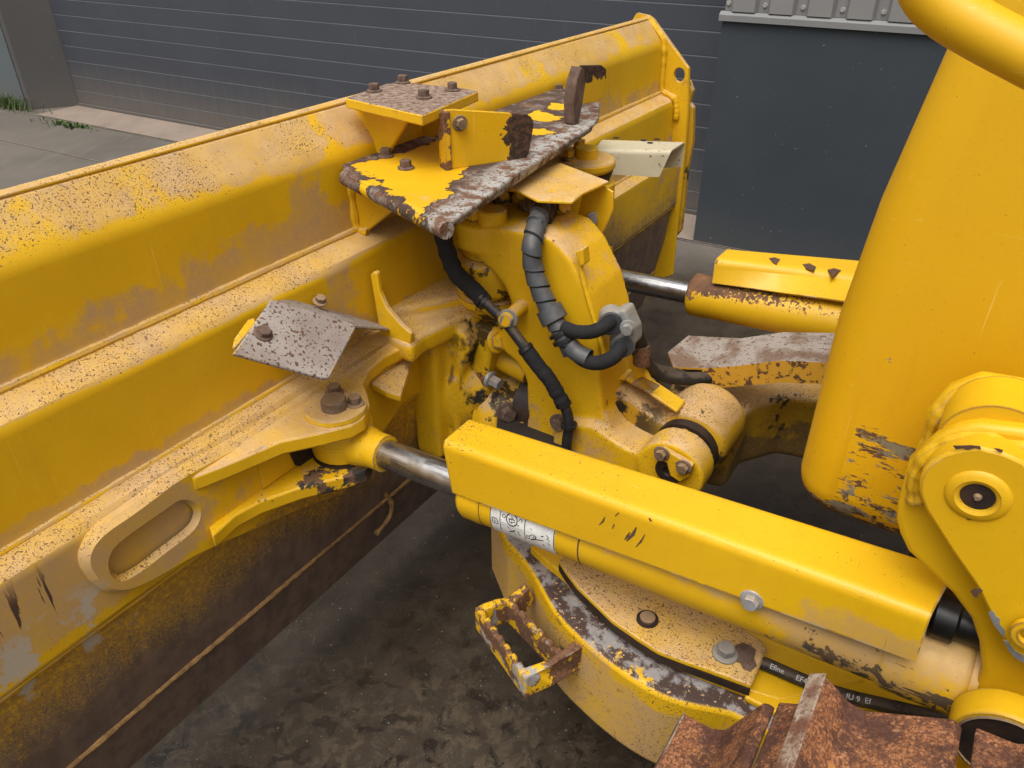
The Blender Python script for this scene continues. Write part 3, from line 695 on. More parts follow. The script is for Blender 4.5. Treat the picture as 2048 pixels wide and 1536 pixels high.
# ---- angling cylinder mounts (clevis of two plates), near one measured, far one mirrored
def clevis(mirror):
    f = (lambda p: Vector((p.x, 2 * SC - p.y, p.z))) if mirror else (lambda p: p)
    up = [(385, 955), (440, 934), (500, 909), (560, 883), (640, 866), (700, 851), (728, 834), (739, 808), (734, 785), (726, 765), (738, 740), (768, 713), (815, 690)]
    o1 = poly(up, z=.846); o1 += [L(.85, .22, .846), L(.205, .22, .846)]
    mb = MB().prism([f(p) for p in o1], -Z * .034); cv = mb.build('clevis', 'clevis', dz, bevel=.005, segs=2, label=None if mirror else 'dusty upper and chipped lower plates holding the near cylinder eye')
    o2 = poly([(417, 1052), (424, 1072), (470, 1030), (520, 1003), (600, 975), (690, 953), (730, 940), (744, 922), (738, 905)], z=.718); o2 += [L(.64, .26, .718), L(.66, .22, .718), L(.24, .22, .718)]
    mb = MB().prism([f(p) for p in o2], -Z * .034); mb.build('lower_plate', 'lowclevis', cv, bevel=.005)
    pc = at(672, 816, z=.85); pc = Vector((pc.x - .002, pc.y, .8455))
    mb = MB().lathe(f(pc), Z, [(0, .066), (.010, .065), (.014, .060)], 40); mb.build('pin_boss', 'clevis', cv)
    h = at(667, 802, z=.875)
    mb = MB().lathe(f(Vector((h.x, h.y, .856))), Z, [(0, .027), (.022, .026), (.026, .023)], 24); mb.build('pin', 'bolt', cv)
    for u, v in ((668, 775), (709, 797)):
        q = at(u, v, z=.872); mb = MB().bolt(f(Vector((q.x, q.y, .857))), Z, .014, .02); mb.build('bolt', 'bolt', cv, bevel=.001)
    # web between the plates with the dark oblong hole
    mb = MB().prism([f(L(.36, .25, .72)), f(L(.66, .25, .72)), f(L(.66, .25, .815)), f(L(.36, .25, .815))], X * .006); mb.build('web', 'clean', cv, bevel=.002)
    e = poly([(578, 905), (590, 882), (615, 876), (660, 880), (660, 925), (620, 935), (590, 930)], n=.2585)
    mb = MB().prism([f(p) for p in e], X * .0025); mb.build('hole', 'dark', cv)
    return cv
clevis(False); clevis(True)
# thin rib ends seen past the near clevis
mb = MB().prism([L(.70, .25, .80), L(.70, .30, .79), L(.72, .325, .775), L(.78, .29, .775), L(.84, .262, .785), L(.86, .25, .80)], -Z * .02); mb.build('rib', 'dusty', dz, bevel=.004)

# ---- angling cylinders
def ang_cyl(sc_, sgn, near):
    ax = lambda n_: L(sc_, n_, .757 + .055 * (n_ - .4))
    nb_, ne = (.645, 1.52) if near else (.685, 1.7)
    d = (ax(1.4) - ax(.4)).normalized(); nr = frame_of(d)
    mb = MB().lathe(ax(nb_), d, [(0, .050), (.004, .058), (.012, .062), (.05, .062), (.052, .0605), (ne - nb_, .0605)], 48)
    barrel = mb.build('angle_cylinder', 'barrel' if near else 'farbarrel', dz, label='near angling cylinder with a yellow guard and white warning decal' if near else 'far angling cylinder with a rust-pocked barrel')
    rn0 = .40
    mb = MB().cyl(ax(rn0), ax(nb_ + .01), .0315, seg=48); mb.build('rod', 'chrome', barrel)
    ex = ax(.30); e = MB().lathe(Vector((ex.x, ex.y, .708)), Z, [(.014, .06), (.02, .067), (.055, .07), (.058, .068), (.063, .068), (.066, .07), (.088, .067), (.094, .058)], 40)
    e.lathe(ax(.34), d, [(0, .050), (.035, .044), (.055, .040), (.085, .040)], 32)
    e.build('rod_eye', 'clean', barrel, angle=55)
    mb = MB().lathe(Vector((ex.x, ex.y, .797)), Z, [(0, .063), (.006, .063)], 32); mb.build('seal', 'dark', barrel)
    mb = MB().lathe(Vector((ex.x, ex.y, .802)), Z, [(0, .045), (.012, .045)], 32); mb.build('bearing', 'chrome', barrel)
    mb = MB().lathe(Vector((ex.x, ex.y, .717)), Z, [(0, .069), (.006, .07)], 32); mb.build('seal', 'dark', barrel)
    return barrel, ax, d
bar, ax, cd = ang_cyl(.55, 1, True)
# near guard: bent sheet over the barrel
def gz(n_): return .905 + .052 * (n_ - .62) / .8
def on_top(u, v):
    p = at(u, v, z=.93)
    for _ in range(6): p = at(u, v, z=gz(p.x))
    return p
A1, A2 = on_top(943, 837), on_top(1800, 1103); A2 = A1 + (A2 - A1) * ((1.45 - A1.x) / (A2.x - A1.x))
B1, B2 = on_top(886, 884), on_top(1862, 1232); 
def side_z(u, v, s_): return at(u, v, s=s_)
C1, C2 = side_z(906, 984, B1.y - .004), side_z(1832, 1322, B2.y - .004)
sec1 = [A1 - Z * .05, A1, B1, C1]; sec2 = [A2 - Z * .05, A2, B2, C2]
def sheet(sec1, sec2, th, rad):
    """bent sheet: the same open section at both ends, corners rounded, given thickness inwards"""
    def rnd_(sec):
        o = [sec[0]]
        for i in range(1, len(sec) - 1):
            p, a, b = sec[i], (sec[i - 1] - sec[i]), (sec[i + 1] - sec[i]); r = min(rad, a.length * .45, b.length * .45)
            p0, p1 = p + a.normalized() * r, p + b.normalized() * r
            o.append(p0 + a.normalized() * min(.004, a.length * .1))
            for k in range(7):
                t = k / 6; o.append(p0 * (1 - t) ** 2 + p * 2 * t * (1 - t) + p1 * t * t)
            o.append(p1 + b.normalized() * min(.004, b.length * .1))
        return o + [sec[-1]]
    a, b = rnd_(sec1), rnd_(sec2); n = len(a); ctr1 = sum(a, Vector()) / n; vs = []; fs = []; K = 12
    for k in range(K + 1):
        ring = [p.lerp(q, k / K) for p, q in zip(a, b)]; vs += ring
    m = n
    for k in range(K):
        for i in range(n - 1): fs.append((k * m + i, k * m + i + 1, (k + 1) * m + i + 1, (k + 1) * m + i))
    return vs, fs
vs, fs = sheet(sec1, sec2, .004, .014)
mb = MB().add(vs, fs); guard = mb.build('guard', 'guard', bar, angle=60)
sm_ = guard.modifiers.new('solid', 'SOLIDIFY'); sm_.thickness = .005; sm_.offset = 0; split(guard)
mb = MB().prism([A1 + X * .003 - Z * .005, B1 + X * .003 - Z * .005, C1 + X * .003 + Z * .002, A1 + X * .003 - Z * .09], X * .004); mb.build('end_cap', 'guard', guard)
def on_side(u, v):
    # point on the guard's flat side face
    nn = (B2 - B1).cross(C1 - B1).normalized(); d = INV @ _ray(u, v); return CL + d * ((B1 - CL).dot(nn) / d.dot(nn)), nn
p, nn = on_side(1505, 1197); nn = -nn if nn.dot(CL - p) < 0 else nn
mb = MB().bolt(p + nn * .002, nn, .0125, .014, .2); mb.build('bolt', 'zinc', guard, bevel=.001)
for pts, w in [([(1262, 1062), (1257, 1070), (1251, 1077)], .0022), ([(1275, 1052), (1268, 1066), (1255, 1080)], .0028), ([(1292, 1066), (1284, 1080), (1273, 1092)], .0016), ([(1212, 1031), (1208, 1040), (1200, 1048)], .0016), ([(1240, 1023), (1232, 1030)], .0022), ([(1230, 1046), (1227, 1055)], .0028), ([(1300, 1034), (1304, 1040)], .005)]:
    q = [on_side(u, v)[0] + nn * .0034 for u, v in pts]; mb = MB(); vs = []
    for i, a in enumerate(q):
        t = (q[min(i + 1, len(q) - 1)] - q[max(i - 1, 0)]).normalized(); sdv = t.cross(nn).normalized() * w * (1 if 0 < i < len(q) - 1 else .35)
        vs += [a - sdv, a + sdv]
    mb.add(vs, [(2 * i, 2 * i + 1, 2 * i + 3, 2 * i + 2) for i in range(len(q) - 1)]); mb.build('scratch', 'scar', guard)
# decal wrapped on the barrel
u0, w0 = frame_of(cd)
def on_barrel(n_, a, r=.0612):
    """a: angle down from the horizontal on the outer (camera) side"""
    return ax(n_) + (-Y * math.cos(R(a)) - (Z - cd * Z.dot(cd)).normalized() * math.sin(R(a))) * r
def bpatch(n0, n1, a0, a1, r, kn=6, ka=14):
    vs = [on_barrel(n0 + (n1 - n0) * i / kn, a0 + (a1 - a0) * j / ka, r) for i in range(kn + 1) for j in range(ka + 1)]
    return vs, [(i * (ka + 1) + j, i * (ka + 1) + j + 1, (i + 1) * (ka + 1) + j + 1, (i + 1) * (ka + 1) + j) for i in range(kn) for j in range(ka)]
def nb_of(u, v, a):
    lo, hi = .55, 1.2
    for _ in range(40):
        m_ = (lo + hi) / 2; q = ORG + ROT @ on_barrel(m_, a); c_, s_ = math.cos(PITCH), math.sin(PITCH); q = q - Vector((0, 0, CAM_H))
        uu = 1024 + FPX * q.x / (q.y * c_ - q.z * s_)
        if uu < u: lo = m_
        else: hi = m_
    return lo
d0, d1 = nb_of(982, 0, 10), nb_of(1109, 0, 10)
mb = MB().add(*bpatch(d0, d1, -62, 40, .0614)); decal = mb.build('warning_decal', 'decal', bar)
def stroke(pts, w=.0009):
    mb = MB(); P = [on_barrel(d0 + (d1 - d0) * x, -34 + 52 * y, .0619) for x, y in pts]
    for a, b in zip(P[:-1], P[1:]):
        t = (b - a).normalized(); nrm = ((a + b) / 2 - ax((a.x + b.x) / 2)).normalized(); sdv = t.cross(nrm).normalized() * w
        mb.add([a - sdv, a + sdv, b + sdv, b - sdv], [(0, 1, 2, 3)])
    return mb
ink = MB()
def S_(pts, w=.0007):
    m_ = stroke(pts, w); ink.add(m_.v, m_.f)
def circ(cx, cy, rx, ry, n=18): return [(cx + rx * math.cos(2 * math.pi * k / n), cy + ry * math.sin(2 * math.pi * k / n)) for k in range(n + 1)]
for x in (.0, .16, .55, .99): S_([(x, y / 8) for y in range(9)], .0007)
S_([(.03, .55), (.10, .55), (.125, .62), (.125, .76), (.03, .76), (.03, .55)]); S_([(.075, .56), (.075, .76)], .0005); S_([(.03, .66), (.12, .66)], .0004)
S_(circ(.345, .38, .085, .22), .001); S_([(.30, .42), (.36, .30), (.40, .42), (.32, .50), (.30, .36), (.39, .36)], .0006); S_([(.34, .24), (.35, .52)], .0005); S_(circ(.22, .34, .025, .06, 10), .0006)
S_([(.45, .34), (.47, .24), (.50, .24), (.50, .34)], .0006); S_([(.43, .48), (.45, .52), (.46, .46)], .0006)
S_([(.17, .62), (.53, .62)], .0003); S_([(.17, .70), (.53, .70)], .0003)
S_([(.27, .70), (.41, .98)], .0007); S_([(.29, .96), (.40, .74)], .001); S_([(.43, .76), (.46, .76), (.44, .86), (.47, .86), (.46, .94)], .0006); S_([(.34, .86), (.41, .80)], .0006)
S_([(.64, .42), (.84, .96)], .0009); S_([(.64, .90), (.84, .52)], .0013); S_([(.70, .80), (.84, .70)], .001); S_(circ(.60, .82, .025, .07, 10), .0006); S_([(.62, .74), (.68, .62), (.73, .66), (.70, .84), (.65, .86)], .0007); S_(circ(.70, .74, .02, .05, 8), .0006)
S_([(.88, .44), (.92, .50), (.89, .58), (.94, .64)], .0006); S_([(.90, .72), (.94, .80), (.91, .80)], .0006)
ink.build('decal_print', 'ink', decal)
mb = MB().add(*bpatch(d0 - .028, d0 - .0265, -30, 70, .0613, 1)); mb.build('paint_line', 'scar', bar)
mb = MB().lathe(ax(d1 + .045), cd, [(0, .0607), (.0015, .0609), (.003, .0607)], 48); mb.build('band', 'scar', bar)
# rear end of the near cylinder: thick welded collar and plastic hose clamp behind the guard
mb = MB().lathe(ax(1.40), cd, [(0, .0607), (.01, .066), (.10, .066), (.11, .06), (.12, .03)], 40); mb.build('end_collar', 'barrel', bar, angle=55)
q = at(1888, 1232, s=.545)
mb = MB(); mb.lathe(q - cd * .035, cd, [(0, .030), (.012, .034), (.02, .028), (.024, .034), (.05, .034), (.054, .027), (.09, .027)], 26); mb.lathe(q + cd * .05, cd, [(0, .022), (.25, .022)], 20); mb.build('hose_fitting', 'plastic', bar)

# far cylinder
barf, axf, cdf = ang_cyl(1.60, -1, False)
T1 = [at(u, v, z=.905) for u, v in [(1457, 497), (1760, 523)]]
F1 = [at(1430, 520, z=.905), at(1745, 553, z=.905)]
T2 = [at(u, v, s=F1[0].y - .003) for u, v in [(1424, 566), (1745, 612)]]
ext = lambda a, b: b + (b - a) * .8
s1 = [T1[0] - Z * .06, T1[0], F1[0], T2[0]]; s2 = [ext(T1[0], T1[1]) - Z * .06, ext(T1[0], T1[1]), ext(F1[0], F1[1]), ext(T2[0], T2[1])]
vs, fs = sheet(s1, s2, .004, .02); mb = MB().add(vs, fs); gf = mb.build('guard', 'guard', barf, angle=60)
sm_ = gf.modifiers.new('solid', 'SOLIDIFY'); sm_.thickness = .005; sm_.offset = 0; split(gf)
mb = MB().prism([s1[1] + X * .003, s1[2] + X * .003, s1[3] + X * .003, s1[1] + X * .003 - Z * .09], X * .004); mb.build('end_cap', 'guard', gf)

# ---- shelf plate (hose and mast guard) on the blade top
zs = 1.245
e_back = poly([(684, 326), (760, 296), (980, 222), (1120, 171)], z=zs)
e_right = poly([(1200, 206), (1199, 232), (1185, 250)], z=zs)
e_front = poly([(1080, 318), (1045, 338), (990, 380), (905, 440)], z=zs)
e_left = poly([(884, 440), (860, 428), (700, 352), (686, 340)], z=zs)
shelf_o = e_back + e_right + e_front + e_left
mb = MB().prism(shelf_o, -Z * .012); shelf = mb.build('cover_plate', 'shelf', dz, bevel=.004, label='bent steel shelf plate, its yellow paint flaking to rust and bare metal')
# rolled-down lip along the left edge
l0, l1 = at(690, 343, z=zs - .004), at(893, 447, z=zs - .004); d = (l1 - l0)
mb = MB().tube([l0 - Z * .014 + d * (k / 10) for k in range(11)], .017, 12); mb.build('lip', 'shelf', shelf)
r0, r1 = at(898, 446, z=zs - .01), at(1186, 254, z=zs - .01)
mb = MB().prism([r0, r1, r1 - Z * .012 - X * .004, r0 - Z * .018 - X * .004], -X * .004 + Y * .001); mb.build('turned_edge', 'shelf', shelf)
for u, v in ((772, 313), (812, 337)):
    q = at(u, v, z=zs); mb = MB().bolt(q, Z, .013, .018); mb.build('bolt', 'rustbolt', shelf, bevel=.001)
q = at(1118, 180, z=zs); mb = MB().bolt(q, Z, .012, .015); mb.build('bolt', 'rustbolt', shelf, bevel=.001)
# triangular gusset under the shelf
g0 = at(700, 372, n=.11); 
tri = [at(698, 345, n=.105), at(742, 456, n=.12), at(775, 420, n=.20), at(800, 395, n=.30)]
mb = MB().prism([L(.86, .10, 1.235), L(.86, .105, 1.10), L(.86, .115, 1.085), L(.86, .14, 1.09), L(.86, .30, 1.215), L(.86, .30, 1.235)], Y * .012); mb.build('gusset', 'clean', shelf, bevel=.003)
seam([L(.856, .104, 1.23), L(.856, .106, 1.16), L(.856, .112, 1.095), L(.862, .14, 1.088)], .010, 'yelweld', .4, par=shelf)
# two upright fins
f0 = poly([(882, 318), (886, 222), (900, 219), (1052, 228), (1066, 240), (1062, 262), (1056, 308), (1040, 318), (1012, 316)], n=.0)
fa = at(893, 340, z=zs); fb = at(1050, 316, z=zs)
fd = Vector((fb.x - fa.x, fb.y - fa.y, 0)); fl = fd.length; fd.normalize(); fn = Vector((-fd.y, fd.x, 0))
def finpt(u, v):
    dd = INV @ _ray(u, v); return CL + dd * ((fa - CL).dot(fn) / dd.dot(fn))
pts = [finpt(u, v) for u, v in [(893, 340), (890, 221), (905, 219), (1050, 228), (1062, 233), (1068, 245), (1066, 262), (1058, 308), (1050, 318)]]
mb = MB().prism(pts, fn * .010 if fn.dot(CL - fa) < 0 else -fn * .010); fin = mb.build('fin', 'fin', shelf, bevel=.002)
# its stiffener, edge-on to the camera
mb = MB().box(fa - fd * .004 - fn * .006, fd * .016, fn * .034 if fn.dot(CL - fa) < 0 else -fn * .034, Z * ((finpt(892, 221) - fa).z - .002))
mb.build('stiffener', 'stiff', shelf, bevel=.002)
q = finpt(919, 246); dirn = -fn if fn.dot(CL - fa) < 0 else fn
mb = MB().bolt(q, dirn, .012, .016); mb.build('bolt', 'bolt', fin, bevel=.001)
ga = at(1150, 250, z=zs); 
gpts = [at(u, v, n=ga.x) for u, v in [(1148, 250), (1147, 205), (1154, 160), (1163, 133), (1168, 138), (1172, 165), (1165, 210), (1157, 250)]]
mb = MB().prism(gpts, -X * .03); mb.build('stiffener', 'ruststeel', shelf, bevel=.003)
h0 = at(1180, 240, z=zs)
hp = [at(u, v, n=ga.x - .032) for u, v in [(1160, 210), (1164, 131), (1203, 130), (1213, 138), (1213, 155), (1203, 196), (1190, 205)]]
mb = MB().prism(hp, -X * .009); mb.build('fin', 'fin', shelf, bevel=.002)

# ---- small bolted plate on the blade's top edge
zt = 1.372
tp = poly([(690, 196), (845, 231), (957, 183), (940, 178), (800, 163), (770, 168)], z=zt)
mb = MB().prism(tp, -Z * .022); tplate = mb.build('top_plate', 'rustplate', dz, bevel=.003, label='small bolted mounting plate on the blade top, rusted on its upper face')
for u, v in ((749, 183), (806, 166), (905, 181), (848, 196)):
    mb = MB().bolt(at(u, v, z=zt), Z, .0125, .017, random.random()); mb.build('bolt', 'rustbolt', tplate, bevel=.001)
mb = MB().prism([L(.955, .02, 1.349), L(.955, .03, 1.325), L(.955, .088, 1.27), L(.955, .1, 1.20), L(.955, .12, 1.222), L(.955, .20, 1.325), L(.955, .24, 1.349)], Y * .014); mb.build('gusset', 'clean', tplate, bevel=.003)
mb = MB().prism([L(1.13, .02, 1.349), L(1.13, .03, 1.325), L(1.13, .088, 1.27), L(1.13, .1, 1.20), L(1.13, .12, 1.222), L(1.13, .20, 1.325), L(1.13, .22, 1.349)], Y * .014); mb.build('gusset', 'clean', tplate, bevel=.003)

# ---- grey angle bracket low on the blade
def gpl(u, v):  # face plane leans back: bottom stands further out than the top
    a, b_, c_ = at(545, 597, n=.24), at(468, 705, n=.30), at(655, 758, n=.40)
    nn = (b_ - a).cross(c_ - a); d = INV @ _ray(u, v); return CL + d * ((a - CL).dot(nn) / d.dot(nn)), nn.normalized()
gp = [(540, 597), (536, 608), (512, 640), (508, 648), (466, 706), (650, 757), (660, 755), (712, 656), (706, 645)]
gg = [gpl(u, v) for u, v in gp]; gn = gg[0][1]; gn = gn if gn.dot(CL - gg[0][0]) > 0 else -gn
mb = MB().prism([p for p, _ in gg], -gn * .009); gbr = mb.build('angle_bracket', 'greysteel', dz, bevel=.003, label='bare grey bent steel bracket speckled with rust')
ta = gpl(542, 598)[0]; tb = gpl(708, 650)[0]
tc = tb + (at(790, 658, n=tb.x - .12) - tb); td = ta + (at(600, 598, n=ta.x - .10) - ta)
mb = MB().prism([ta - gn * .002, tb - gn * .002, tc, td], -Z * .008); mb.build('flange', 'greysteel', gbr, bevel=.003)
q = gpl(526, 668)[0]; mb = MB().bolt(q, gn, .0125, .013); mb.build('bolt', 'rustbolt', gbr, bevel=.001)
q = at(640, 604, n=.20); mb = MB().bolt(q, Z * .9 + X * .4, .011, .014); mb.build('bolt', 'bolt', gbr, bevel=.001)
mb = MB().prism([gpl(u, v)[0] - gn * .010 for u, v in [(512, 628), (516, 640), (476, 688), (470, 684), (474, 668), (500, 632)]], -gn * .01); mb.build('tab', 'clean', gbr, bevel=.002)
mb = MB(); mb.aabb(L(.50, .18, .93) , L(.515, .26, 1.0)); mb.build('stay', 'clean', gbr)

# ---- curved upright gusset
gs = [(740, 550), (748, 543), (754, 548), (757, 580), (772, 615), (800, 650), (820, 690), (812, 692), (760, 690)]
gq = [at(u, v, s=.80) for u, v in [(740, 550), (747, 543), (754, 547), (758, 582), (772, 615), (800, 648), (822, 668), (820, 692), (760, 672)]]
gq = [Vector((max(p.x, .17), p.y, p.z)) for p in gq]
mb = MB().prism(gq, Y * .014); mb.build('gusset', 'dusty', dz, bevel=.003)

# ---- centre pivot housing cast onto the blade
mb = MB()
topo = poly([(820, 668), (822, 692), (850, 668), (890, 650), (930, 632), (955, 625)], z=.868)
plan = [L(.80, .17, .872), topo[1], topo[2], topo[3], topo[4], topo[5], L(1.34, .36, .872), L(1.34, .17, .872)]
mb.prism(plan, -Z * .055)
mb.prism([L(.84, .17, .90), L(.86, .20, .90), L(1.02, .30, .905), L(1.20, .31, .905), L(1.34, .2, .89), L(1.34, .15, .89), L(.84, .15, .9)], -Z * .07)
mb.aabb(L(.90, .20, .45), L(1.32, .285, .85))                           # web behind the arch
mb.prism([L(.95, n_, z_) for n_, z_ in [(.20, .84), (.335, .845), (.36, .80), (.33, .72), (.31, .64), (.305, .45), (.20, .45)]], Y * .06)    # near web under the arch
mb.prism([L(.935, n_, z_) for n_, z_ in [(.235, .80), (.265, .80), (.262, .45), (.232, .45)]], Y * .03); mb.prism([L(.938, n_, z_) for n_, z_ in [(.30, .70), (.322, .70), (.318, .45), (.296, .45)]], Y * .03)
mb.lathe(L(1.10, .22, .62), X, [(0, .19), (.07, .175), (.12, .14), (.16, .115)], 36)     # socket
ho = mb.build('pivot_housing', 'housing', dz, bevel=.014, segs=3, remesh=.007, sm=6, label='dust-caked cast housing of the blade centre pivot')
mb = MB()
k1 = [at(u, v, s=1.0) for u, v in [(925, 640), (985, 660), (962, 790), (900, 768)]]
mb.prism(k1, Y * .09); mb.build('cap', 'greasy', ho, bevel=.008, segs=3)
mb = MB(); k2 = [at(u, v, s=.99) for u, v in [(955, 655), (990, 668), (968, 788), (938, 776)]]; mb.prism(k2, Y * .10 ); mb.build('cap', 'greasy', ho, bevel=.006, segs=2)
q = at(992, 682, s=1.0); mb = MB().bolt(q, X * .9 - Y * .2 + Z * .3, .022, .035); mb.build('bolt', 'yelbolt', ho, bevel=.002)
q = at(978, 757, s=1.0); mb = MB().bolt(q, X * .9 - Y * .1 - Z * .1, .016, .036); mb.build('bolt', 'zinc', ho, bevel=.001)
mb = MB().lathe(L(1.07, .36, .545), Vector((1, -.08, .10)), [(0, .115), (.03, .118), (.05, .112), (.07, .092), (.12, .078), (.15, .05)], 36); mb.build('socket_cap', 'greasy', ho, bevel=.002, angle=50)
q = at(1012, 822, s=.99); mb = MB().bolt(q, X * .8 - Y * .6, .02, .026); mb.build('bolt', 'rustbolt', ho, bevel=.001)
mb = MB().lathe(at(1030, 890, s=1.04), Z, [(-.06, .05), (0, .045), (.02, .03)], 24); mb.build('ball_stud', 'bolt', ho)
mb = MB().lathe(L(1.08, .45, .60), X, [(0, .09), (.1, .075)], 28); mb.lathe(L(1.1, .42, .74), X, [(0, .045), (.12, .05)], 24); mb.build('pivot_ball', 'dark', ho)
mb = MB().cyl(at(1000, 715, s=1.06), at(1060, 745, s=1.06), .032); mb.build('grease_pipe', 'yelbolt', ho)

# ---- upper pivot between blade and tower arm
u_c = L(1.07, .345, 0)
mb = MB().lathe(Vector((.345, 1.07, .885)), Z, [(-.03, .06), (0, .082), (.006, .088), (.022, .088), (.026, .072), (.04, .072), (.042, .09), (.05, .094), (.115, .094), (.125, .088), (.128, .07), (.15, .07)], 44)
mb.build('upper_pivot', 'greasy', dz, angle=50, label='round upper blade pivot under the tower arm')
mb = MB().lathe(Vector((.345, 1.07, .8825)), Z, [(0, .078), (.008, .078)], 40); mb.build('seal', 'dark', dz) if False else None

# ---- tower (pitch arm casting)
tw = MB()
def nz(pts, s_): return [L(s_, n_, z_) for n_, z_ in pts]
tout = [(.325, 1.105), (.328, 1.045), (.36, 1.03), (.405, 1.005), (.438, .975), (.455, .94), (.452, .90), (.435, .865), (.418, .845), (.40, .825), (.43, .80), (.47, .78), (.50, .74), (.508, .63), (.495, .53), (.53, .44), (.75, .44), (.82, .50),
        (.86, .62), (.83, .655), (.79, .66), (.745, .675), (.715, .72), (.70, .80), (.695, .86), (.69, .93), (.66, 1.01), (.61, 1.085), (.57, 1.118), (.52, 1.128), (.45, 1.118)]
tw.prism(nz(tout, .985), Y * .17)
tw.lathe(L(.975, .345, 1.06), Y, [(0, .0), (.01, .01)], 8)
tw.lathe(Vector((.345, 1.07, 1.045)), Z, [(0, .10), (.065, .10)], 36)
tw.lathe(L(.955, .905, .642), Y, [(0, .080), (.075, .080)], 40)                      # boss of the pitch pin
tw.prism(nz([(.60, .66), (.70, .69), (.745, .672), (.79, .658), (.85, .66), (.90, .70), (.93, .60), (.88, .52), (.75, .46), (.58, .46)], .962), Y * .08)
tower = tw.build('tower', 'cast', dz, bevel=.028, segs=4, remesh=.0065, sm=5, label='tall cast tower arm between blade and frame, carrying the hoses')
rl = seam([at(u, v, s=.985) for u, v in [(1160, 500), (1163, 545), (1180, 610), (1195, 660), (1212, 720)]], .006, 'cast', .2, 'rib', tower)
mb = MB().prism([at(u, v, s=.975) for u, v in [(1150, 503), (1165, 498), (1168, 530), (1160, 535)]], Y * .03); mb.build('lug', 'cast', tower, bevel=.003)
q = at(985, 445, z=1.11); mb = MB().lathe(Vector((q.x, q.y, 1.105)), Z, [(0, .034), (.034, .034), (.038, .030)], 28); mb.build('pin', 'yelbolt', tower)
q = at(950, 440, z=1.11); mb = MB().bolt(Vector((q.x, q.y, 1.10)), Z, .022, .045); mb.build('bolt', 'yelbolt', tower, bevel=.001)
mb = MB().lathe(at(1044, 612, s=.985), at(1010, 640, s=.90) - at(1044, 612, s=.985), [(0, .017), (.09, .016)], 20); mb.build('hose_stud', 'yelbolt', tower)
mb = MB().bolt(at(1017, 636, s=.915), -Y + X * .2, .016, .018); mb.build('bolt', 'clamp', tower)
mb = MB().bolt(at(1118, 843, s=.975), -Y + X * .3, .016, .02); mb.build('bolt', 'rustbolt', tower)
# pitch pin retainer on the right-hand boss
pc = L(.952, .905, .642)
pp = [at(u, v, s=.950) for u, v in [(1328, 890), (1390, 925), (1384, 945), (1365, 958), (1345, 945), (1338, 920), (1318, 910)]]
mb = MB().prism(pp, -Y * .014); rp = mb.build('retainer_plate', 'cast', tower, bevel=.002)
for u, v in ((1324, 906), (1368, 933)):
    mb = MB().bolt(at(u, v, s=.936), -Y, .013, .016); mb.build('bolt', 'bolt', tower, bevel=.001)
mb = MB().lathe(at(1340, 938, s=.953), -Y, [(0, .033), (.010, .032), (.012, .028), (.012, .013), (.006, .010), (.006, .001)], 28, False); mb.build('pin', 'dark', tower)

for px_ in ([(1538, 518), (1549, 516), (1560, 520), (1553, 530), (1545, 527)], [(1605, 530), (1618, 528), (1632, 535), (1628, 543), (1612, 538)], [(1655, 541), (1668, 538), (1682, 542), (1672, 549), (1664, 556), (1660, 547)]):
    MB().prism([at(u, v, z=.9065) for u, v in px_], Z * .0025).build('paint_chip', 'scar', gf)
# ---- far frame arm with pitch eye, hose channel and step
fa_ = MB()
plan_f = [L(1.16, .86, .66), L(1.20, .80, .66), L(1.30, .76, .66), L(1.5, .80, .66), L(1.60, .95, .66), L(1.63, 1.2, .66), L(1.63, 1.9, .66), L(1.46, 1.9, .66), L(1.45, 1.25, .66), L(1.40, 1.05, .66), L(1.30, .98, .66), L(1.18, .98, .66)]
fa_.prism([p + Z * .0 for p in plan_f], -Z * .20)
fa_.lathe(L(1.06, .905, .655), Y, [(0, .088), (.16, .092)], 40)
fa_.prism([L(1.05, .66, .70), L(1.05, .70, .745), L(1.05, .76, .735), L(1.05, .83, .70), L(1.05, .88, .70), L(1.05, .88, .60), L(1.05, .78, .60), L(1.05, .70, .62)], Y * .14)
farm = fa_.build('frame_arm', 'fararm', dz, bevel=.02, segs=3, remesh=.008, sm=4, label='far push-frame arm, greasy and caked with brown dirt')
mb = MB().lathe(L(1.035, .905, .648), Y, [(0, .076), (.03, .076)], 36); mb.build('seal', 'dark', farm)
mb = MB().lathe(at(1240, 812, s=1.048), -Y, [(0, .014), (.004, .014)], 16); mb.build('hole', 'dark', farm)
st = [at(1205, 750, s=1.10), at(1255, 753, s=1.09), at(1290, 772, s=1.075), at(1358, 818, s=1.06)]
mb = MB()
for a, b_ in zip(st[:-1], st[1:]):
    mb.prism([a - Y * .01, b_ - Y * .01, b_ - Y * .01 - Z * .008, a - Y * .01 - Z * .008], Y * .05)
strap = mb.build('strap', 'clean', farm, bevel=.002)
mb = MB().prism([at(u, v, s=1.06) for u, v in [(1262, 768), (1283, 756), (1320, 774), (1300, 790)]], Z * .007); mb.build('pad', 'clean', strap, bevel=.003)
# tall bar beside the hose clamp
mb = MB().prism([at(u, v, s=1.08) for u, v in [(1243, 695), (1262, 690), (1300, 770), (1275, 770)]], Y * .02); mb.build('bar', 'clean', farm, bevel=.002)
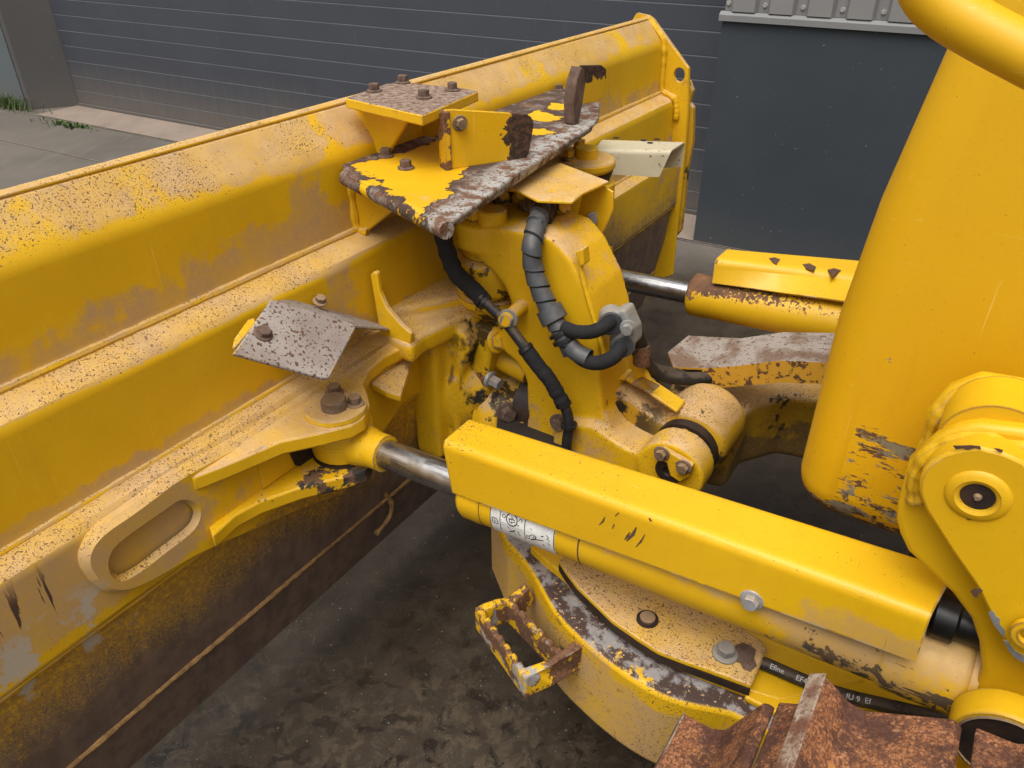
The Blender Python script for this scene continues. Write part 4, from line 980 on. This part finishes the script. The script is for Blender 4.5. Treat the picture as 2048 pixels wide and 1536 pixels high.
# hose channel
hs_ = 1.24
c0 = [at(u, v, s=hs_) for u, v in [(1405, 738), (1470, 733), (1560, 722), (1680, 727)]]
cb = [at(u, v, s=hs_) for u, v in [(1408, 777), (1470, 772), (1560, 764), (1680, 768)]]
c1 = [Vector((p.x - .03 + dxx, p.y + .13, p.z + .005)) for p, dxx in zip(c0, (-.06, 0, 0, 0))]
mb = MB()
vs = c0 + c1 + cb; n4 = 4
mb.add(vs, [(i, i + 1, n4 + i + 1, n4 + i) for i in range(3)] + [(2 * n4 + i, 2 * n4 + i + 1, i + 1, i) for i in range(3)])
tip = at(1336, 706, z=c0[0].z + .004); tip2 = at(1347, 736, z=c0[0].z + .001)
mb.add([c0[0], c1[0], tip, tip2], [(0, 1, 2, 3)])
ch = mb.build('hose_channel', 'worncover', farm); q = ch.modifiers.new('solid', 'SOLIDIFY'); q.thickness = .006; q.offset = 0; split(ch)
mb = MB().bolt(at(1550, 702, s=1.32), Z, .012, .012); mb.build('bolt', 'clamp', farm)
def serrated(p0, p1, h, t, nteeth, th, up=Z, side=None):
    d = p1 - p0; pts = [p0 - up * h, p1 - up * h]
    for k in range(nteeth):
        a = 1 - k / nteeth; b_ = 1 - (k + .5) / nteeth; c_ = 1 - (k + .78) / nteeth
        pts += [p0 + d * a, p0 + d * b_, p0 + d * c_ - up * th]
    pts.append(p0)
    side = side or d.cross(up).normalized() * t
    return pts, side
pts, sd_ = serrated(at(1408, 682, s=1.72), at(1540, 681, s=1.72), .05, .01, 8, .012)
mb = MB().prism(pts, sd_); mb.build('step', 'fararm', farm, bevel=.001)

# ---- near frame arm, its cover plate, foot step and hose
na = MB()
out_px = [(1012, 1080), (1040, 1110), (1066, 1146), (1113, 1226), (1177, 1290), (1259, 1353), (1347, 1398), (1464, 1424)]
outp = smooth_path(poly(out_px, z=.60), 5)
plan_n = [L(1.0, .40, .60), L(.80, .52, .60), L(.68, .60, .60)] + outp + [L(.47, 1.40, .6), L(.47, 1.95, .6), L(.72, 1.95, .6), L(.72, 1.2, .6), L(.74, .95, .6), L(.82, .78, .6), L(.98, .66, .6), L(1.05, .6, .6)]
na.prism(plan_n, -Z * .205)
narm = na.build('frame_arm', 'arm', dz, bevel=.012, segs=3, angle=50, label='near curved push-frame arm, paint worn to rust and grey metal on top')
inn = poly([(1060, 1092), (1090, 1120), (1131, 1152), (1180, 1200), (1230, 1246), (1290, 1290), (1347, 1322), (1420, 1352), (1493, 1380), (1560, 1400)], z=.618)
mb = MB().prism(inn + [L(.64, 1.4, .618), L(.70, 1.2, .618), L(.72, .95, .618), L(.78, .78, .618)], -Z * .026); mb.build('top_rail', 'rail', narm, bevel=.004)
cp = poly([(1118, 1120), (1132, 1142), (1155, 1172), (1190, 1206), (1225, 1240), (1275, 1275), (1318, 1302), (1370, 1322), (1405, 1334), (1503, 1370), (1508, 1360), (1535, 1296), (1525, 1282)], z=.645)
mb = MB().prism(cp + [L(.66, 1.0, .645), L(.70, .86, .645)], -Z * .012); cpl = mb.build('cover_plate', 'dustcover', narm, bevel=.003)
mb = MB().prism([p - Z * .013 for p in cp[:10]] + [L(.60, 1.2, .632), L(.68, .9, .632)], -Z * .016); mb.build('shim', 'dark', narm)
q = at(1295, 1238, z=.647); mb = MB().lathe(q - Z * .002, Z, [(0, .020), (.0035, .020)], 24); mb.build('hole', 'dark', cpl)
mb = MB().lathe(q, Z, [(0, .014), (.006, .014), (.008, .011)], 20); mb.build('bolt', 'bolt', cpl)
mb = MB().bolt(at(1450, 1308, z=.646), Z, .0155, .018); mb.build('bolt', 'clamp', cpl, bevel=.001)
MB().prism([at(u, v, z=.6452) for u, v in [(1470, 1292), (1484, 1286), (1500, 1291), (1512, 1300), (1508, 1318), (1514, 1332), (1500, 1344), (1486, 1338), (1480, 1326), (1466, 1322), (1474, 1308)]], Z * .0012).build('rust_patch', 'ruststeel', cpl)
# yellow ledge and printed hose behind the cover plate
mb = MB().prism([at(u, v, z=.60 if False else .66) for u, v in [(1520, 1290), (1760, 1400), (1900, 1440), (1900, 1330), (1760, 1300), (1560, 1240)]], -Z * .02) if False else MB().aabb(L(.50, 1.235, .602), L(.70, 1.9, .616)); mb.build('rail', 'bracket', narm, bevel=.004)
hz_ = .632
hp_ = [at(u, v, z=hz_) for u, v in [(1490, 1312), (1540, 1332), (1600, 1358), (1680, 1388), (1760, 1408), (1900, 1440)]]
hpath = smooth_path(hp_, 8); mb = MB().tube(hpath, .0115, 16); phose = mb.build('hose', 'rubber', narm)
fontc = None
def text_on(txt, p, dirv, nrm, size, parent, mat='print', name='lettering'):
    cu = bpy.data.curves.new(name, 'FONT'); cu.body = txt; cu.size = size; cu.align_x = 'LEFT'; cu.align_y = 'CENTER'; cu.extrude = .0001
    o = bpy.data.objects.new(name, cu); C.objects.link(o); cu.materials.append(M[mat])
    x = dirv.normalized(); z = (nrm - x * nrm.dot(x)).normalized(); y = z.cross(x)
    m_ = Matrix((x, y, z)).transposed().to_4x4(); m_.translation = p
    bpy.context.view_layer.update(); me = bpy.data.meshes.new_from_object(o.evaluated_get(bpy.context.evaluated_depsgraph_get()))
    bpy.data.objects.remove(o); o = bpy.data.objects.new(name, me); C.objects.link(o)
    if not me.materials: me.materials.append(M[mat])
    o.parent = parent; o.matrix_local = m_; return o
def along(px, txt, size):
    p = at(px[0], px[1], z=hz_); i = min(range(len(hpath)), key=lambda k: (hpath[k] - p).length); i = min(max(i, 1), len(hpath) - 2)
    t = (hpath[i + 1] - hpath[i - 1]).normalized(); v = (CL - hpath[i]); nrm = (v - t * v.dot(t)).normalized()
    text_on(txt, hpath[i] + nrm * .0119, t, nrm, size, phose)
along((1540, 1330), 'Efine', .0125); along((1594, 1352), 'EF4.5', .0125); along((1645, 1372), 'TA', .0125); along((1685, 1386), 'IU 9', .0125); along((1722, 1398), 'Ef', .0125)
# foot step on the arm's outer face
zf = .575
o0, o1 = at(960, 1208, z=zf), at(1063, 1350, z=zf); i0, i1 = at(1020, 1192, z=zf - .005), at(1128, 1303, z=zf - .005)
w0_, w1_ = at(1048, 1172, z=zf), at(1172, 1292, z=zf)
mb = MB(); H_ = .062
def bar(p0, p1, nt, th=.012, h=H_, t=.013):
    pts, sd_ = serrated(p0, p1, h, t, nt, th); mb.prism(pts, sd_)
bar(o0, o1, 8); bar(i0, i1, 6)
mb.prism([o0, (o0 + i0) / 2 + Z * .004, i0, i0 - Z * H_ * .8, o0 - Z * H_], (o1 - o0).normalized() * .018)
mb.prism([i0 + Z * .004, w0_ + Z * .012, w0_ + (w0_ - i0) * .4 - Z * .03, w0_ - Z * .05, i0 - Z * H_], (o1 - o0).normalized() * .02)
e0 = at(1110, 1335, z=zf + .004)
mb.prism([o1, e0, w1_ + Z * .006, w1_ + (w1_ - i1) * .35, w1_ + (w1_ - i1) * .35 - Z * .085, w1_ - Z * .09, w1_ - Z * .06, e0 - Z * .05, o1 - Z * H_], (o0 - o1).normalized() * .02)
mb.build('foot_step', 'footstep', narm, bevel=.003, segs=2, remesh=.0026, sm=2, label='serrated rusty foot step loop')

# ---- hoses on the tower
def hose(px, r, s_, mat, name='hose', sub=8, par=dz, seg=14, dep=None):
    pts = [at(u, v, s=(s_ if not isinstance(s_, (list, tuple)) else s_[i])) for i, (u, v) in enumerate(px)]
    path = smooth_path(pts, sub); return MB().tube(path, r, seg).build(name, mat, par), path
# spiral-wrapped bundle
pts = [at(u, v, s=s_) for u, v, s_ in [(1086, 403, 1.10), (1081, 424, 1.05), (1071, 457, .985), (1064, 495, .95), (1068, 540, .945), (1083, 585, .94), (1103, 628, .935), (1125, 668, .93), (1145, 705, .93)]]
path = smooth_path(pts, 40); acc = 0; rs = []; prev = path[0]
for p in path:
    acc += (p - prev).length; prev = p; ph = (acc / .033) % 1
    rs.append(.0235 + .0042 * ph - .004 * (1 if ph < .06 else 0))
# twist the ring boundaries so that the wrap reads as a helix
u, _ = frame_of(path[1] - path[0]); vs = []; fs = []; seg = 28; acc = 0; prev = path[0]
for i, p in enumerate(path):
    acc += (p - prev).length; prev = p
    t = (path[min(i + 1, len(path) - 1)] - path[max(i - 1, 0)]).normalized(); u = (u - t * u.dot(t)).normalized(); w = t.cross(u)
    for k in range(seg):
        a = 2 * math.pi * k / seg; ph = (acc / .036 + a / (2 * math.pi)) % 1
        r = .0205 + .0032 * ph - (.0042 if ph < .07 else 0); vs.append(p + (u * math.cos(a) + w * math.sin(a)) * r)
for i in range(len(path) - 1):
    for k in range(seg): fs.append((i * seg + k, i * seg + (k + 1) % seg, (i + 1) * seg + (k + 1) % seg, (i + 1) * seg + k))
sp = MB().add(vs, fs).build('hose_bundle', 'spiral', dz, angle=25, label='grey spiral-wrapped hose bundle hanging down the tower')
mb = MB(); q0, q1 = at(1103, 628, s=.90), at(1130, 672, s=.905); mb.lathe(path[-90], path[-60] - path[-90], [(-.004, .030), (.028, .031), (.030, .028)], 24); mb.build('cuff', 'spiral', sp)
mb = MB(); mb.lathe(path[-48], path[-40] - path[-48], [(0, .030), (.008, .030)], 24); mb.lathe(path[-34], path[-26] - path[-34], [(0, .030), (.008, .030)], 24); mb.build('cable_tie', 'plastic', sp)
hose([(1128, 655), (1150, 663), (1180, 664), (1205, 655), (1222, 642)], .0155, [.925, .92, .92, .93, .96], 'sleeve')
hose([(1135, 690), (1165, 718), (1195, 726), (1225, 715), (1243, 695)], .0165, [.925, .915, .91, .92, .95], 'sleeve')
mb = MB(); mb.tube(smooth_path([at(u, v, s=.915) for u, v in [(1138, 690), (1155, 706), (1178, 717)]], 5), .0205, 18, False); mb.build('cuff', 'spiral', sp)
hose([(1104, 402), (1102, 418), (1090, 440)], .016, [1.16, 1.10, 1.04], 'rubber'); hose([(1058, 400), (1066, 415), (1074, 436)], .013, [1.14, 1.09, 1.04], 'bolt')
# left hose down the side of the tower
hose([(880, 440), (888, 480), (900, 520), (915, 550), (938, 572), (955, 588), (968, 604)], [.0205 + .0022 * mnoise.noise(Vector((i * .35, 1, 2))) for i in range(6 * 8 + 1)], [.95, .945, .94, .935, .93, .925, .92], 'sleeve')
lh, lpath = hose([(960, 595), (985, 618), (1008, 640), (1030, 668), (1052, 698)], .0125, .915, 'rubber')
hose([(1048, 693), (1075, 730), (1098, 758), (1112, 782), (1126, 806)], [.0178 + .002 * mnoise.noise(Vector((i * .35, 5, 2))) for i in range(33)], [.915, .92, .925, .93, .935], 'sleeve')
hose([(1122, 798), (1134, 825), (1138, 850), (1134, 880), (1132, 910)], .0125, [.935, .935, .935, .935, .94], 'rubber')
for q, d in ((at(1000, 632, s=.915), at(1010, 645, s=.915) - at(1000, 632, s=.915)), (at(1050, 696, s=.915), at(1060, 708, s=.915) - at(1050, 696, s=.915)), (at(968, 604, s=.918), at(976, 612, s=.917) - at(968, 604, s=.918)), (at(1126, 806, s=.935), at(1130, 816, s=.935) - at(1126, 806, s=.935)), (at(1138, 848, s=.935), at(1138, 856, s=.935) - at(1138, 848, s=.935))):
    MB().lathe(q, d, [(0, .0195), (.007, .0195)], 18).build('cable_tie', 'plastic', lh)
# hose clamp block
mb = MB()
ca = at(1232, 660, s=.99); cb_ = at(1252, 690, s=.99)
mb.lathe(at(1225, 640, s=.985), Y * .7 - X * .5, [(-.02, .027), (.03, .027)], 24); mb.lathe(at(1245, 688, s=.985), Y * .7 - X * .5, [(-.02, .026), (.03, .026)], 24)
mb.prism([at(u, v, s=.975) for u, v in [(1228, 622), (1248, 620), (1258, 645), (1266, 662), (1268, 690), (1252, 704), (1238, 690), (1236, 660), (1222, 648)]], Y * .05)
cl = mb.build('hose_clamp', 'clamp', dz, bevel=.006, segs=3, remesh=.0035, sm=3)
MB().bolt(at(1256, 654, s=.965), -Y + X * .3, .012, .018).build('bolt', 'clamp', cl)
for u, v in ((1220, 646), (1243, 692)):
    MB().lathe(at(u, v, s=.965), Y * .7 - X * .5, [(-.008, .026), (0, .027), (.004, .019)], 22).build('bush', 'spiral', cl)
hose([(1258, 635), (1275, 665), (1285, 700), (1300, 735), (1330, 752), (1372, 757), (1430, 755)], .0165, [1.02, 1.05, 1.08, 1.12, 1.16, 1.2, 1.26], 'rubber')
hose([(1270, 690), (1288, 722), (1315, 742), (1360, 748), (1420, 745)], .0165, [1.06, 1.1, 1.15, 1.22, 1.3], 'rubber')
MB().lathe(at(1285, 705, s=1.07), Z, [(-.03, .02), (0, .021), (.02, .018)], 18).build('hose_fitting', 'greasy', dz)
# ---- valve block in the dark behind the tower top
mb = MB(); mb.aabb(L(1.02, .22, 1.03), L(1.26, .40, 1.10)); vb = mb.build('valve_block', 'dark', dz, bevel=.006)  # near-black colour stands in for the shade below the box cover
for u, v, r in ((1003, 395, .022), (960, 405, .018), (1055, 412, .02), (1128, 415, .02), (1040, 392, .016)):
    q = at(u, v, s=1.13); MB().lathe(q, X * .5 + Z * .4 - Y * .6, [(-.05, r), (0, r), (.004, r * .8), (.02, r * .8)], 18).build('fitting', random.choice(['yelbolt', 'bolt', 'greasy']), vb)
# ---- box cover over the tilt linkage
zc = 1.195
cov = poly([(1018, 372), (1075, 400), (1145, 403), (1165, 386), (1218, 362), (1120, 325), (1080, 340)], z=zc)
mb = MB().prism(cov, -Z * .007); bx = mb.build('box_cover', 'cover', dz, bevel=.002, label='yellow folded cover plate beside the tower top')
sd0 = poly([(1166, 385), (1202, 370), (1226, 384), (1226, 418), (1218, 440), (1205, 468), (1178, 480), (1150, 452)], s=1.20)
mb = MB().prism(sd0, Y * .007); mb.build('side_plate', 'clean', bx, bevel=.002)
MB().bolt(at(1187, 437, s=1.20), -Y + X * .4, .012, .013).build('bolt', 'zinc', bx)
# tilt pin with its disc, and the yoke under it
zd = 1.11
q = at(1172, 318, z=zd); pcn = Vector((q.x, q.y, zd))
mb = MB().lathe(pcn - Z * .03, Z, [(0, .075), (.012, .086), (.03, .086), (.036, .078)], 44)
mb.prism([pcn + Vector((.075, .03, -.03)), pcn + Vector((-.07, .05, -.03)), Vector((.12, pcn.y + .25, zd - .03)), Vector((.12, pcn.y - .25, zd - .03)), Vector((.25, pcn.y - .28, zd - .03))], Z * .032)
tpn = mb.build('tilt_link', 'clevis', dz, bevel=.004, angle=50, label='yellow tilt link disc with a pin head, beside the cream channel')
MB().lathe(pcn + Z * .004, Z, [(0, .034), (.026, .034), (.03, .03)], 26).build('pin', 'yelbolt', tpn)
MB().bolt(pcn + Vector((-.05, .05, .004)), Z, .018, .03).build('bolt', 'yelbolt', tpn); MB().bolt(pcn + Vector((-.03, -.05, .004)), Z, .016, .03).build('bolt', 'greasy', tpn)
MB().lathe(pcn - Z * .06, Z, [(0, .07), (.03, .08)], 32).build('seal', 'dark', tpn)
MB().lathe(pcn - Z * .16, Z, [(0, .075), (.02, .09), (.095, .088), (.1, .07)], 36).build('yoke', 'clean', tpn)
# cream channel guard
zw = 1.10
w_ = [at(1215, 272, n=.19), at(1368, 282, n=.34), at(1350, 318, n=.36), at(1228, 312, n=.20)]
t0, t1 = at(1205, 280, z=zw), at(1370, 285, z=zw); t2, t3 = at(1342, 303, z=zw), at(1190, 300, z=zw)
b2, b3 = at(1315, 356, n=t2.x + .0), at(1190, 350, n=t3.x)
t0, t1, t2, t3 = t0, t1, t2, t3
mb = MB(); vs = [t0, t1, t2, t3, at(1318, 354, s=t2.y - .02), at(1205, 347, s=t3.y), at(1368, 300, s=t1.y), at(1358, 312, s=t1.y - .03)]
vs, fs = sheet([t0 - Z * .10, t0, t3, at(1195, 347, s=t3.y - .004)], [t1 - Z * .075, t1, t2, at(1318, 354, s=t2.y - .02)], .004, .012)
wch = MB().add(vs, fs).build('channel_guard', 'cream', dz, angle=60, label='cream folded sheet channel in front of the blade end'); q = wch.modifiers.new('solid', 'SOLIDIFY'); q.thickness = .006; q.offset = 0; split(wch)
for u, v in ((1232, 278), (1287, 283), (1300, 288), (1314, 281)):
    MB().lathe(at(u, v, z=zw) + Z * .0032, Z, [(0, .010), (.001, .010)], 14).build('hole', 'dark', wch)
mb = MB().prism([L(1.75, .10, 1.085), L(1.75, .30, 1.085), L(1.75, .30, 1.0), L(1.75, .17, .98)], Y * .012); mb.build('stay', 'clean', wch)

# ---- hood nose
mb = MB(); mb.prism([L(.68, n_, z_) for n_, z_ in [(1.20, .875), (1.20, 1.22), (1.215, 1.40), (1.245, 1.60), (1.29, 1.8), (1.42, 2.3), (2.8, 2.3), (2.8, .875)]], Y * .78); hood = mb.build('hood', 'hood', dz, bevel=.068, segs=8, angle=60, label='smooth yellow hood nose, scraped at its lower front corner')
# ---- lift bracket
lb = MB()
Bp = [(1816, 925), (1870, 877), (1915, 857), (1960, 851), (2048, 862), (2120, 900), (2160, 960), (2160, 1300), (2120, 1440), (1925, 1425), (1945, 1385), (1962, 1342), (1957, 1288), (1941, 1239), (1903, 1188), (1850, 1138), (1815, 1105), (1798, 1069), (1791, 1040), (1794, 1010)]
lb.prism(poly(Bp, s=.50), Y * .025)
lift = lb.build('lift_bracket', 'bracket', dz, bevel=.008, segs=3, label='welded lift bracket of two plates around a short tube')
Cp = [(1837, 985), (1838, 960), (1846, 940), (1864, 922), (1890, 908), (1925, 898), (1960, 895), (2010, 908), (2048, 925), (2110, 980), (2130, 1100), (2130, 1380), (2048, 1330), (2022, 1304), (1990, 1250), (1952, 1173), (1903, 1103), (1850, 1020)]
mb = MB().prism(poly(Cp, s=.462), Y * .036); mb.build('side_plate', 'bracket', lift, bevel=.004)
bc = at(1955, 994, s=.46)
seam([at(u, v, s=.497) for u, v in [(1833, 1000), (1830, 962), (1842, 930), (1868, 906), (1910, 886), (1960, 880), (2020, 892), (2070, 915)]], .011, 'bracket', .5, par=lift)
q = bc; MB().lathe(q + Y * .002, -Y, [(.0, .034), (.0022, .033), (.0045, .029), (.006, .0235), (.0035, .0185), (-.004, .0165)], 40, False).build('boss', 'bracket', lift)
MB().lathe(q + Y * .0015, -Y, [(0, .0175), (.001, .0175)], 24).build('hole', 'dark', lift); MB().lathe(q, -Y, [(0, .005), (.004, .003)], 10).build('grease_nipple', 'bolt', lift)
def chip(px, s_, par, mat='scar'):
    c_ = poly(px, s=s_); MB().prism(c_, Y * .0012).build('paint_chip', mat, par)
chip([(1893, 985), (1899, 977), (1908, 974), (1911, 958), (1918, 956), (1921, 970), (1938, 974), (1929, 984), (1921, 990), (1924, 999), (1913, 998), (1904, 1003), (1900, 993)], .4612, lift)
chip([(1906, 892), (1912, 899), (1925, 897), (1936, 900), (1950, 896), (1962, 899), (1960, 893), (1940, 891), (1922, 892)], .4612, lift)
chip([(1988, 897), (1996, 903), (2004, 906), (2006, 901), (1998, 898)], .4612, lift)
chip([(1941, 1183), (1948, 1178), (1960, 1177), (1966, 1182), (1958, 1187), (1955, 1196), (1948, 1194)], .4612, lift)
chip([(1976, 1226), (1986, 1222), (1992, 1232), (2000, 1238), (1999, 1248), (2010, 1262), (2008, 1275), (1998, 1264), (1988, 1250)], .4612, lift, 'clamp')
chip([(2006, 1280), (2016, 1284), (2030, 1302), (2048, 1312), (2048, 1326), (2032, 1318), (2018, 1302)], .4612, lift, 'clamp')
chip([(1905, 1010), (1913, 1006), (1920, 1012), (1911, 1016)], .4612, lift); chip([(1930, 1034), (1944, 1030), (1950, 1038), (1936, 1041)], .4612, lift); chip([(1960, 1036), (1972, 1031), (1976, 1040), (1964, 1043)], .4612, lift)
seam([at(u, v, s=.594) for u, v in [(1902, 845), (1912, 830), (1935, 815), (1975, 804), (2020, 808), (2060, 826)]], .0055, 'scar', .9, 'worn_edge', lift)
MB().lathe(at(2064, 1266, s=.455), -Y, [(0, .022), (.008, .022), (.009, .014), (.002, .012)], 24, False).build('hole', 'bracket', lift)
tc = at(1968, 905, s=.52)
MB().lathe(at(1988, 905, s=.52), Y, [(0, .062), (.078, .062)], 44).build('tube', 'bracket', lift)
tA = at(1968, 860, s=.60)
Ap = [(1838, 880), (1855, 820), (1900, 775), (1960, 753), (2048, 768), (2120, 810), (2160, 900), (2160, 1100), (1870, 1100), (1832, 960)]
mb = MB().prism(poly(Ap, s=.60), Y * .022); mb.build('side_plate', 'bracket', lift, bevel=.007, segs=3)
seam([at(u, v, s=.597) for u, v in [(1856, 905), (1870, 850), (1905, 806), (1960, 785), (2030, 795), (2080, 830)]], .012, 'bracket', .5, par=lift)
# foot and pin below
q = at(2006, 1500, s=.44)
MB().lathe(q, Y, [(0, .052), (.0, .060), (.006, .064), (.04, .064), (.048, .055)], 44).build('foot', 'bracket', lift, angle=40)
MB().lathe(q - Y * .001, Y, [(0, .0535), (.002, .0535)], 40).build('foot_hole_shade', 'dark', lift)  # dark disc painted as the shaded inside of the open boss
MB().lathe(q - Y * .0015, Y, [(.0, .0535), (-.002, .055), (.0, .0575)], 40, False).build('foot_rim', 'bolt', lift)
# dark machinery behind the bracket and the frame cross tube
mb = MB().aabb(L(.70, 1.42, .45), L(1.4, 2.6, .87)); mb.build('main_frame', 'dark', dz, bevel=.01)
mb = MB(); mb.aabb(L(.54, 1.56, .55), L(.66, 1.8, .78)); mb.build('trunnion', 'bracket', dz, bevel=.01)

# ---- handrail tube at the top right
pts = [at(u, v, s=.30) for u, v in [(1836, -120), (1842, -60), (1858, -15), (1895, 22), (1960, 62), (2048, 108), (2160, 165), (2300, 235)]]
MB().tube(smooth_path(pts, 8), .0192, 24).build('handrail', 'hood', dz, label='bent yellow tube close to the camera, beside the hood')

# ---- left track: shoes over the front idler
trk = bpy.data.objects.new('track', None); C.objects.link(trk); trk.parent = dz; trk['label'] = 'rusty single-grouser track wrapping the front idler'
SHI, SHO = .29, -.27                                  # inner and outer ends of the shoes (s)
def shoe_mesh():
    mb = MB(); x = [(-.095, -.012), (-.098, .0), (-.062, .004), (-.052, .012), (-.040, .052), (-.020, .054), (-.006, .016), (.010, .006), (.098, .002), (.104, -.004), (.104, -.012)]
    K = 10; n = len(x); vs = []
    for k in range(K + 1):
        s_ = SHI + (SHO - SHI) * k / K
        for i, (a, h) in enumerate(x):
            w = .0009 * mnoise.noise(Vector((a * 40, s_ * 22, i)))
            cut = (.006 * math.cos(a * 14) if k == 0 else 0)
            vs.append(Vector((a + w, s_ - cut * (1 if k == 0 else 0), h + w)))
    fs = [(k * n + i, k * n + (i + 1) % n, (k + 1) * n + (i + 1) % n, (k + 1) * n + i) for k in range(K) for i in range(n)] + [tuple(range(n)), tuple(range(K * n + n - 1, K * n - 1, -1))]
    mb.add(vs, fs); return mb
cz, cn, rad = .60, 1.335, .365                         # idler axis height, position, radius to the shoe plate
proto = shoe_mesh().build('track_shoe', 'track', trk, bevel=.003)
pm = MB(); pm.prism([Vector((a, SHI - .004, h)) for a, h in [(-.0412, .0505), (-.0405, .0532), (-.0200, .0552), (-.0195, .0525)]], Y * (SHO - SHI + .01)); ridge = pm.build('grouser_tip', 'polish', proto, bevel=.0015)
def place(o, n_, z_, rot):
    o.location = (n_, 0, z_); o.rotation_euler = (0, rot, 0)
shoes = []
PT = .193
IC, IZ, IR = 1.595, .591, .42
pos = []
for k in range(-2, 5):
    a = R(30 + 29 * k)
    if k < -1: pos.append((1.588 + .213 * (-1 - k), 1.011, 0.)); continue
    if k == 1: a = R(68); pos.append((1.287 - .1 * math.cos(a), .893 - .1 * math.sin(a), -a)); continue
    if k > 1: a += R(9)
    pos.append((IC - IR * math.sin(a), IZ + IR * math.cos(a), -a))
for i, (n_, z_, r_) in enumerate(pos):
    o = proto if i == 0 else proto.copy()
    if i:
        C.objects.link(o); o.parent = trk; t = ridge.copy(); C.objects.link(t); t.parent = o
    place(o, n_, z_, r_)
mb = MB(); mb.lathe(L(-.08, IC, IZ), Y, [(0, .395), (.22, .395)], 48); mb.aabb(L(-.1, IC, .4), L(.16, 2.6, .86)); mb.build('idler', 'dark', trk, bevel=.01)  # dark drum enlarged so the gaps between shoes read as shade
